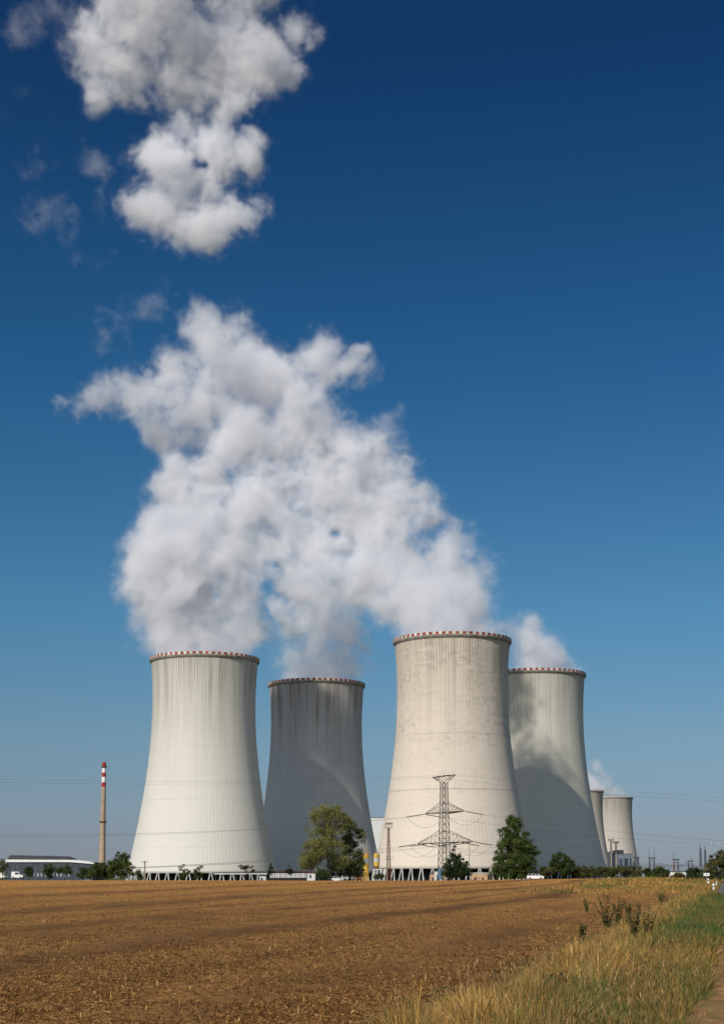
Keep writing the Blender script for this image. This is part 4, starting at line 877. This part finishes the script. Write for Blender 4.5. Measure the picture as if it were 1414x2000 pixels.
# ------------------------------------------------------------------ switchyard on the right
GREY = flat_mat('gantry_grey', (0.075, 0.085, 0.105), rough=.6); GRED = flat_mat('gantry_red', (0.26, 0.06, 0.065), rough=.7)
def gantry(px, py, wpx, Y, spikes, mats, label):
    bx_ = X(px, Y); bz_ = gh(bx_, Y); H = Z(py, Y) - bz_; W = S(wpx, Y); t = thing('gantry', label, 'steel gantry', (bx_, Y, bz_), R(12), 'steel gantries in the switchyard')
    for sg, mm in ((-1, mats[0]), (1, mats[1])):
        mb = MB(); xx = sg * W * .27
        for q in (-1, 1): mb.bar((xx + q * W * .24, q * 1.0, 0), (xx * .85, 0, H), .26, .2, 4)
        for k in range(1, 6):
            z = H * k / 6; w = W * .20 * (1 - k / 6); mb.bar((xx - w, -(1 - k / 6), z), (xx + w, (1 - k / 6), z), .14)
        mb.build('leg', mm, t)
    mb = MB(); mb.box((0, 0, H), (W * .72, .8, .7)); mb.box((0, 0, H - 1.6), (W * .5, .4, .3)); mb.build('crossbeam', mats[1], t)
    for u, h in spikes:
        mb = MB(); mb.bar((u * W * .27, 0, H), (u * W * .27, 0, H + S(h, Y)), .16, .03, 5); mb.build('lightning_rod', GREY, t)
gantry(1273, 1676, 20, 900, ((-1, 24), (1, 26)), (GREY, GREY), 'grey switchyard gantry with two long lightning rods')
gantry(1320, 1679, 18, 900, ((-1, 15),), (GRED, GREY), 'switchyard gantry with one red leg')
gantry(1348, 1682, 17, 950, ((.6, 10),), (GREY, GREY), 'grey switchyard gantry right of the one with the red leg')
gantry(1243, 1675, 16, 760, ((-.9, 12),), (GREY, GREY), 'grey switchyard gantry before the foot of the small distant tower')
for px, py, lab in ((1368.5, 1646, 'taller of two narrow lattice masts right of the gantries'), (1377.5, 1649, 'shorter of two narrow lattice masts right of the gantries')):
    Y = 1000; bx_ = X(px, Y); bz_ = gh(bx_, Y); H = Z(py, Y) - bz_; t = thing('lattice_mast', lab, 'mast', (bx_, Y, bz_), R(20), 'narrow lattice masts in the switchyard')
    mb = MB(); lattice(mb, 1.3, .75, H * .42, H * .86, 7, .13, .07); mb.build('mast', GREY, t)
    mb = MB(); [mb.bar((q * 1.25, w * .8, 0), (q * .55, w * .55, H * .42), .15, .13) for q in (-1, 1) for w in (-1, 1)]; mb.build('legs', GREY, t)
    mb = MB(); mb.bar((0, 0, H * .86), (0, 0, H), .3, .04, 5); mb.build('lightning_rod', GREY, t)
for k_, (pyA, pyB) in enumerate(((1686, 1687), (1690, 1689.5))):
    Y = 930 + 40 * k_; a = Vector((X(1140, Y), Y, Z(pyA, Y))); b = Vector((X(1440, Y), Y, Z(pyB, Y))); mb = MB()
    for seg in range(6):
        A = a.lerp(b, seg / 6); B_ = a.lerp(b, (seg + 1) / 6); mb.tube([A.lerp(B_, u / 8) - Vector((0, 0, 1.3 * 4 * (u / 8) * (1 - u / 8))) for u in range(9)], .2, 4)
    tag(mb.build('busbar_cable', GREY), ('upper' if k_ == 0 else 'lower') + ' thick cable strung low between the switchyard gantries', 'cable', 'cables between the switchyard gantries')
def cable(pts, r, label, mat=None):
    mb = MB(); P_ = []
    for (a, b, sag) in pts:
        P_ = [a.lerp(b, k / 40) - Vector((0, 0, 4 * sag * (k / 40) * (1 - k / 40))) for k in range(41)]
    mb.tube(P_, r, 4); return tag(mb.build('power_line', mat or WIRE), label, 'wire', 'long wires crossing behind the trees')
cable([(Vector((X(1040, 640), 640, Z(1648, 640))), Vector((X(1178, 760), 760, Z(1636, 760))), 0.6)], .07, 'pale wire crossing the shadowed foot of the cloud shaded tower', CW)
# ------------------------------------------------------------------ buildings
def windows(parent, lst, mat, y, name='window', d=.12):
    for x0, x1, z0, z1 in lst:
        mb = MB(); mb.box(((x0 + x1) / 2, y, (z0 + z1) / 2), (x1 - x0, d, z1 - z0)); mb.build(name, mat, parent)
GLASS = flat_mat('window_glass', (0.035, 0.045, 0.055), rough=.12, var=.1)
# long hall on the left
Y = 560; x0, x1 = X(13, Y), X(181, Y); W = x1 - x0; bz_ = gh(x0, Y) - .3; zw, ze, zr = Z(1689, Y) - bz_, Z(1683.5, Y) - bz_, Z(1671, Y) - bz_
t = thing('industrial_hall', 'long low grey hall with a white eave and dark roof at the left', 'hall', (x0, Y, bz_))
D_ = 26
HW = flat_mat('hall_wall', (0.075, 0.088, 0.105), var=.15, scale=.3); HR = flat_mat('hall_roof', (0.075, 0.08, 0.082), var=.12, scale=.2)
mb = MB(); mb.box((W / 2, D_ / 2, ze / 2), (W, D_, ze)); 
for k in range(15): mb.box((W * (k + .5) / 15, -.06, ze * .5), (.25, .14, ze * .97))
mb.build('wall', HW, t)
rx = W * .74; zfR = Z(1687, Y) - bz_
mb = MB(); mb.add([(-.2, 0.0, ze + .7), (rx, .0, ze + .6), (rx - 3, D_ * .5, zr - .1), (-1.6, D_ * .5, zr + .35), (0.2, D_, ze + .7), (rx, D_, ze + .6)], [(0, 1, 2, 3), (3, 2, 5, 4), (1, 5, 2), (0, 3, 4)]); mb.build('roof', HR, t)
mb = MB(); mb.add([(-.4, -.5, ze + .85), (rx, -.5, ze + .75), (W + .5, -.5, ze - .3), (W + .5, -.5, ze - .75), (rx, -.5, ze - .05), (-.4, -.5, ze - .05), (-.4, 0, ze + .85), (rx, 0, ze + .75), (W + .5, D_ * .6, ze - .1), (rx, D_ * .6, ze + .95)],
                  [(5, 4, 1, 0), (4, 3, 2, 1), (0, 1, 7, 6), (1, 2, 8, 9)]); mb.build('eave', flat_mat('eave_white', (.78, .78, .76), var=.08), t)
windows(t, [(S(52 + 7.5 * k, Y), S(55.5 + 7.5 * k, Y), Z(1712, Y) - bz_, Z(1705, Y) - bz_) for k in range(10)], flat_mat('window_pale', (.34, .36, .40)), -.10)
windows(t, [(S(150, Y), S(163, Y), 0, 3.2)], flat_mat('door_grey', (.25, .26, .28)), -.10, 'door')
# white vans by the hall
def wheel(parent, x, y, r, w):
    mb = MB(); prof = [(r * .55, -w / 2), (r * .95, -w / 2), (r, -w * .3), (r, w * .3), (r * .95, w / 2), (r * .55, w / 2)]
    n_ = 18; vs = [(x + q * math.cos(2 * math.pi * k / n_), y + z, r + q * math.sin(2 * math.pi * k / n_)) for q, z in prof for k in range(n_)]
    mb.add(vs, [(i * n_ + k, i * n_ + (k + 1) % n_, (i + 1) * n_ + (k + 1) % n_, (i + 1) * n_ + k) for i in range(len(prof) - 1) for k in range(n_)]); wh = mb.build('wheel', flat_mat('tyre', (.02, .02, .02)), parent, smooth=True)
    mb = MB(); vs = [(x + q * math.cos(2 * math.pi * k / n_), y + z, r + q * math.sin(2 * math.pi * k / n_)) for q, z in ((r * .55, -w * .35), (0.02, -w * .45)) for k in range(n_)]
    mb.add(vs, [(k, (k + 1) % n_, n_ + (k + 1) % n_, n_ + k) for k in range(n_)]); mb.build('rim', flat_mat('rim_grey', (.35, .35, .36), rough=.4), wh)
def loft(mb, secs, mi=0):
    """closed sections (lists of points with equal counts)"""
    n_ = len(secs[0]); vs = [p for s_2 in secs for p in s_2]
    mb.add(vs, [(i * n_ + k, i * n_ + (k + 1) % n_, (i + 1) * n_ + (k + 1) % n_, (i + 1) * n_ + k) for i in range(len(secs) - 1) for k in range(n_)] + [tuple(range(n_))[::-1], tuple((len(secs) - 1) * n_ + k for k in range(n_))], mi)
def car(px, Y, rz, label, paint, sc_=1.0, zoff=0.0, group=None):
    bx_ = X(px, Y); t = thing('parked_car', label, 'car', (bx_, Y, gh(bx_, Y) + zoff), rz, group)
    L, Wd = 4.1 * sc_, 1.66 * sc_
    prof = [(-.5, .28), (-.5, .60), (-.485, .86), (-.30, .93), (-.27, .95), (.26, .93), (.46, .80), (.50, .66), (.50, .30), (.40, .24), (-.42, .24)]
    mb = MB(); poly = [(q * L, z * sc_) for q, z in prof]
    secs = [[(x * .985, -Wd / 2 * 0.97 * (1 if sgn < 0 else -1), z) for x, z in poly] for sgn in (-1,)]
    secs = [[(x * k, y, z * (1 if k == 1 else .985)) for x, z in poly] for y, k in ((-Wd / 2, .965), (-Wd / 2 * .92, 1), (Wd / 2 * .92, 1), (Wd / 2, .965))]
    loft(mb, secs); body = mb.build('body', paint, t)
    gp = [(-.47, .90), (-.40, 1.36), (-.33, 1.40), (.06, 1.38), (.14, 1.33), (.28, .92)]
    mb = MB(); secs = [[(x * L, y * (1 if z < 1.1 else .84), z * sc_) for x, z in gp] for y in (-Wd / 2 * .93, Wd / 2 * .93)]; loft(mb, secs); mb.build('window', GLASS, t)
    mb = MB(); rp = [(-.415, 1.37), (-.33, 1.425), (.06, 1.405), (.135, 1.345), (.06, 1.385), (-.33, 1.395)]
    secs = [[(x * L, y * .86, z * sc_) for x, z in rp] for y in (-Wd / 2 * .94, Wd / 2 * .94)]; loft(mb, secs)
    for q in (-1, 1):
        for a, b in (((-.47, .92), (-.40, 1.37)), ((-.20, .94), (-.19, 1.39)), ((.02, .94), (0.0, 1.39)), ((.28, .92), (.135, 1.35))):
            mb.bar((a[0] * L, q * Wd / 2 * .945, a[1] * sc_), (b[0] * L, q * Wd / 2 * .80, b[1] * sc_), .05 * sc_)
    mb.build('roof', paint, t)
    for xx in (-.31, .31):
        for q in (-1, 1): wheel(t, xx * L, q * (Wd / 2 - .06), .30 * sc_, .19 * sc_)
    for q in (-1, 1):
        mb = MB(); mb.box((.495 * L, q * Wd * .36, .66 * sc_), (.06, .28, .15)); mb.build('headlight', GLS, t); mb = MB(); mb.box((-.497 * L, q * Wd * .38, .68 * sc_), (.05, .2, .2)); mb.build('tail_light', flat_mat('lamp_red', (.3, .02, .02), rough=.3), t)
    mb = MB(); mb.box((.5 * L, 0, .40 * sc_), (.10, Wd * .96, .16)); mb.box((-.5 * L, 0, .40 * sc_), (.10, Wd * .96, .16)); mb.build('bumper', flat_mat('bumper_black', (.04, .04, .04)), t)
    return t
WP = flat_mat('paint_white', (.78, .78, .76), rough=.3, var=.04); 
car(1045.5, 372, R(-8), 'small white car parked on the field edge beside the poplar', WP, 1.0)
car(680, 455, R(10), 'silver car parked under the tall tree group', flat_mat('paint_silver', (.5, .5, .5), rough=.3, var=.04), 1.0, .25, 'cars under the tree group')
car(657, 452, R(4), 'white car whose roof shows low under the tallest tree', WP, 1.0, -.15, 'cars under the tree group')
car(694, 458, R(175), 'orange car parked between the dark tree and the yellow silos', flat_mat('paint_orange', (.40, .17, .08), rough=.35, var=.04), 1.0, .25, 'cars under the tree group')
def van(px, Y, Lm, Hm, label, rz=0.0, zo=0.0):
    bx_ = X(px, Y); t = thing('delivery_van', label, 'van', (bx_, Y, gh(bx_, Y) + zo), rz, 'white vans before the long hall'); Wd = 1.9
    mb = MB(); poly = [(-Lm / 2, .4), (-Lm / 2, Hm), (-Lm / 2 + .1, Hm + .1), (Lm / 2 - 1.4, Hm + .1), (Lm / 2 - 1.25, Hm), (Lm / 2 - .75, Hm * .62), (Lm / 2, Hm * .50), (Lm / 2, .4)]
    secs = [[(x * k, y, z) for x, z in poly] for y, k in ((-Wd / 2, .985), (-Wd / 2 * .93, 1), (Wd / 2 * .93, 1), (Wd / 2, .985))]; loft(mb, secs); mb.build('body', WP, t)
    mb = MB(); mb.prism([(Lm / 2 - 1.22, Hm * .97), (Lm / 2 - .74, Hm * .64), (Lm / 2 - .70, Hm * .64), (Lm / 2 - 1.17, Hm * .97)], -Wd * .42, Wd * .42); mb.prism([(Lm / 2 - 2.2, Hm * .66), (Lm / 2 - 2.2, Hm * .94), (Lm / 2 - 1.35, Hm * .94), (Lm / 2 - 1.0, Hm * .66)], -Wd / 2 - .02, -Wd / 2 + .02); mb.build('window', GLASS, t)
    for xx in (-.32, .32):
        for q in (-1, 1): wheel(t, xx * Lm, q * (Wd / 2 - .06), .34, .2)
    mb = MB(); mb.box((Lm / 2 + .03, 0, .5), (.1, Wd * .95, .22)); mb.build('bumper', flat_mat('bumper_black', (.04, .04, .04)), t)
van(35.5, 425, 2.9 * 1.1, 1.9, 'small white van parked clear of the left frame edge', 0, .45); van(3, 428, 4.4, 1.9, 'white van cut off by the left edge of the picture', math.pi, .45)
def hut(px0, px1, py, Y, dep, name, label, cat, mat, wins=(), roofm=None, flat_r=True, door=False, trim=None):
    xa, xb = X(px0, Y), X(px1, Y); bz_ = gh((xa + xb) / 2, Y) - .3; H = Z(py, Y) - bz_; W = xb - xa; t = thing(name, label, cat, ((xa + xb) / 2, Y + dep / 2, bz_))
    mb = MB(); mb.box((0, 0, H / 2), (W, dep, H)); mb.build('wall', mat, t)
    mb = MB()
    if flat_r: mb.box((0, 0, H + .15), (W + .5, dep + .5, .3))
    else: mb.prism([(-W / 2 - .3, H), (0, H + W * .12), (W / 2 + .3, H)], -dep / 2 - .3, dep / 2 + .3)
    mb.build('roof', roofm or HR, t)
    windows(t, [(u0 * W - W / 2, u1 * W - W / 2, v0 * H, v1 * H) for u0, u1, v0, v1 in wins], GLASS, -dep / 2 - .02)
    if door: windows(t, [(-W * .08, W * .08, 0, min(2.1, H * .8))], flat_mat('door_grey', (.25, .26, .28)), -dep / 2 - .02, 'door')
    return t, W, H, dep
PEACH = flat_mat('plaster_peach', (.56, .36, .22), var=.12, scale=.5); WHTW = flat_mat('plaster_white', (.66, .66, .64), var=.12, scale=.4)
hut(840, 871, 1706.5, 600, 6, 'low_building', 'peach coloured low building left of the conifer', 'building', PEACH, [(.1, .2, .45, .75), (.45, .55, .45, .75), (.75, .85, .45, .75)])
hut(921, 954, 1706, 590, 6, 'low_building', 'peach coloured low building between conifer and poplar', 'building', PEACH, [(.15, .25, .45, .75), (.6, .7, .45, .75)], roofm=WHTW)
hut(953, 962, 1710, 560, 3, 'shed', 'small dark brown shed between peach building and poplar', 'shed', flat_mat('shed_brown', (.07, .055, .05)), door=True)
hut(849, 862, 1701.5, 575, 3, 'cabin', 'small white cabin behind the foot of the pylon', 'cabin', WHTW, [(.3, .7, .45, .8)])
hut(507, 519, 1710.5, 500, 3, 'cabin', 'small white cabin at the end of the white pipe bridge', 'cabin', WHTW, [(.2, .45, .4, .8)], door=True)
hut(600, 616, 1705, 470, 4, 'container', 'white container at the end of the striped low building', 'container', WHTW, [(.3, .5, .45, .8)], roofm=flat_mat('rust_roof', (.12, .05, .04)))
t, W, H, dp = hut(527, 599, 1703.5, 480, 6, 'low_building', 'long low building with pale and dark upright stripes before the shadowed tower', 'building', flat_mat('low_dark', (.035, .03, .03)), roofm=flat_mat('rust_roof', (.12, .05, .04)))
for k in range(22):
    mb = MB(); mb.box((-W / 2 + W * (k + .5) / 22, -dp / 2 - .05, H * .70), (W / 22 * (.72 if k % 3 else .5), .1, H * .42)); mb.build('wall_panel', WHTW, t)
hut(1303, 1342, 1702.5, 700, 8, 'low_building', 'white low building behind the switchyard bushes', 'building', flat_mat('plaster_bright', (.74, .74, .70), var=.08), [(.1 + .2 * k, .18 + .2 * k, .4, .7) for k in range(4)])
t, W, H, dp = hut(1206, 1236, 1668, 1150, 30, 'machine_hall', 'grey blue plant building before the small distant tower', 'building', flat_mat('hall_blue', (.17, .20, .25), var=.15, scale=.1), [(.12, .2, .62, .85), (.24, .30, .62, .85), (.45, .68, .45, .85), (.8, .9, .5, .85)])
mb = MB(); mb.box((-W * .2, 0, H + 1.6), (W * .45, dp * .5, 3)); mb.build('roof_plant', HR, t)
# pale reactor hall in the gap between the shadowed and the patched tower
Y = 1500; xa, xb = X(700, Y), X(775, Y); bz_ = gh(xa, Y); H = Z(1597, Y) - bz_; W = xb - xa; t = thing('reactor_hall', 'pale tall reactor hall in the gap between shadowed and patched towers', 'building', ((xa + xb) / 2, Y, bz_), 0)
mb = MB(); mb.box((0, 20, H / 2), (W, 40, H)); mb.build('wall', flat_mat('cladding_pale', (.62, .63, .61), var=.08, scale=.05), t)
mb = MB(); mb.box((0, 20, H + .5), (W + 1, 41, 1)); mb.build('roof', flat_mat('roof_blue_grey', (.22, .28, .33)), t)
mb = MB(); mb.box((-W * .2, 20, H * .3), (W * .3, 42, H * .12)); mb.build('vent_band', HW, t)
# steel portal, pipe bridge, tanks
Y = 520; xa, xb = X(730, Y), X(745, Y); bz_ = gh(xa, Y) - .2; H = Z(1699, Y) - bz_; t = thing('steel_portal', 'white steel portal frame between yellow silos and floodlight mast', 'frame', (xa, Y, bz_)); W = xb - xa
mb = MB(); mb.box((0, 0, H / 2), (.45, .4, H)); mb.build('leg', WHTW, t); mb = MB(); mb.box((W, 0, H / 2), (.3, .4, H)); mb.build('leg', WHTW, t); mb = MB(); mb.box((W / 2, 0, H + .12), (W + .6, .45, .3)); mb.build('crossbeam', WHTW, t)
Y = 560; xa, xb = X(418, Y), X(522, Y); bz_ = gh(xa, Y) - .2; H = Z(1707, Y) - bz_; W = xb - xa; t = thing('pipe_bridge', 'white pipe carried on thin posts before the pale tower', 'pipe', (xa, Y, bz_))
mb = MB(); mb.bar((0, 0, H), (W, 0, H), .22, None, 8); mb.build('pipe', WHTW, t); mb = MB(); mb.bar((0, .7, H + .45), (W, .7, H + .45), .12, None, 6); mb.build('pipe', STEEL, t)
for k in range(8): mb = MB(); mb.bar((W * (k + .3) / 8, .3, 0), (W * (k + .3) / 8, .3, H + .3), .1); mb.build('post', STEEL, t)
for px, lab in ((1243, 'left one of two small white tanks at the end of the scrub hedge'), (1251, 'right one of two small white tanks at the end of the scrub hedge')):
    Y = 470; bx_ = X(px, Y); bz_ = gh(bx_, Y); H = Z(1707 if px < 1250 else 1709, Y) - bz_; t = thing('storage_tank', lab, 'tank', (bx_, Y, bz_), group='small white tanks')
    mb = MB(); mb.lathe([(.45, .5), (.45, H - .3), (.3, H - .05), (.02, H)], 14); mb.build('tank', CW, t, smooth=True); mb = MB(); [mb.bar((a * .3, b * .3, 0), (a * .3, b * .3, .7), .05) for a in (-1, 1) for b in (-1, 1)]; mb.build('stand', STEEL, t)
# yellow silos
YEL = flat_mat('silo_yellow', (.62, .38, .075), rough=.5, var=.15, scale=.6); BLU = flat_mat('silo_band', (.42, .50, .54), rough=.5); 
Y = 590
def silo(px, ptop, pbot, wpx, bands, label, lower):
    bx_ = X(px, Y); bz_ = gh(bx_, Y) - .2; zt2 = Z(ptop, Y) - bz_; zb3 = Z(pbot, Y) - bz_; r = S(wpx, Y) / 2; t = thing('silo', label, 'silo', (bx_, Y, bz_), group='yellow silos')
    zA, zB = zb3 + (zt2 - zb3) * bands[0], zb3 + (zt2 - zb3) * bands[1]
    mb = MB(); mb.lathe([(.25, zb3 - r * 1.1), (r, zb3), (r, zA)], 24); mb.lathe([(r, zB), (r, zt2), (r * .6, zt2 + .5), (.1, zt2 + .6)], 24); mb.build('drum', YEL, t, smooth=False)
    mb = MB(); mb.lathe([(r + .01, zA), (r + .01, zB)], 24); mb.build('painted_band', BLU, t, smooth=True)
    for a in range(4):
        an = math.pi / 4 + a * math.pi / 2; mb = MB(); mb.bar((r * .9 * math.cos(an), r * .9 * math.sin(an), 0), (r * .9 * math.cos(an), r * .9 * math.sin(an), zb3 + .5), .12); mb.build('leg', STEEL if not lower else flat_mat('leg_green', (.20, .25, .18)), t)
    mb = MB(); mb.lathe([(r + .05, zt2 + 1.0), (r + .09, zt2 + 1.0)], 16); [mb.bar((r * math.cos(k), r * math.sin(k), zt2), (r * math.cos(k), r * math.sin(k), zt2 + 1), .035) for k in np.linspace(0, 6.28, 9)[:-1]]; mb.bar((-r * .3, 0, zt2 + .4), (-r * .3, 0, zt2 + 2.2), .1); mb.build('railing', flat_mat('rail_pale', (.45, .45, .42)), t)
    return t, r, zt2
silo(735.5, 1669, 1691, 11.5, (.38, .68), 'yellow silo with a pale blue band and open cone, right of the pair', False)
t, r, zt2 = silo(714, 1669, 1706, 12.5, (.55, .78), 'yellow silo with a ladder tower and green legs, left of the pair', True)
mb = MB(); lattice(mb, 1.0, 1.0, zt2 * .3, zt2 + S(13, Y), 9, .07, .04, cx=r * .1, cy=r + .2); mb.build('ladder_tower', flat_mat('ladder_yellow', (.5, .3, .08)), t)
mb = MB(); [mb.box((-r * .8 + k * r * .4, -r - .05, zt2 * .38), (.2, .2, zt2 * .28)) for k in range(5)]; mb.build('corrugated_skirt', YEL, t)
# ------------------------------------------------------------------ road furniture
Y = 205; bx_ = X(1379, Y); t = thing('road_sign', 'small white road sign on a thin post by the large right bush', 'sign', (bx_, Y, gh(bx_, Y))); H = Z(1705, Y) - t.location.z
mb = MB(); mb.bar((0, 0, 0), (0, 0, H), .035, None, 8); mb.build('post', flat_mat('pale_grey_steel', (0.35, 0.37, 0.40)), t)
for q in (-1, 1):
    mb = MB(); mb.box((q * .21, -.06, H - .20), (.38, .03, .40)); mb.build('sign_panel', CW, t)
BLK = flat_mat('delineator_black', (.02, .02, .02))
def delineator(px, py0, py1, label):
    Y = min(np.arange(90, 330, 2.0), key=lambda q: abs(HORIZON + (EYE - gh(X(px, q), q)) * F_PX / q - py1) + (0.02 * abs(q - 180)))
    Y = float(Y); bx_ = X(px, Y); H = S(py1 - py0, Y); k = H / 1.0; t = thing('delineator_post', label, 'roadside post', (bx_, Y, gh(bx_, Y)), group='white delineator posts along the road')
    def sect(z0, z1, mat, nm):
        mb = MB(); mb.box((0, 0, (z0 + z1) / 2 * k), (.15 * k + .05, .10 * k + .03, (z1 - z0) * k)); o = mb.build(nm, mat, t); return o
    sect(0, .62, CW, 'lower_body'); sect(.62, .74, BLK, 'black_band'); mb = MB(); w = (.15 * k + .05) / 2
    mb.prism([(-w, .74 * k), (w, .74 * k), (w, .95 * k), (w * .4, 1.0 * k), (-w, .98 * k)], -.06 * k, .06 * k); mb.build('cap', CW, t)
delineator(1392, 1725.5, 1743, 'nearest and largest white delineator post beside the road'); delineator(1382, 1715.5, 1728, 'white delineator post just right of the road sign'); delineator(1398, 1721, 1731, 'smallest white delineator post on the road edge')
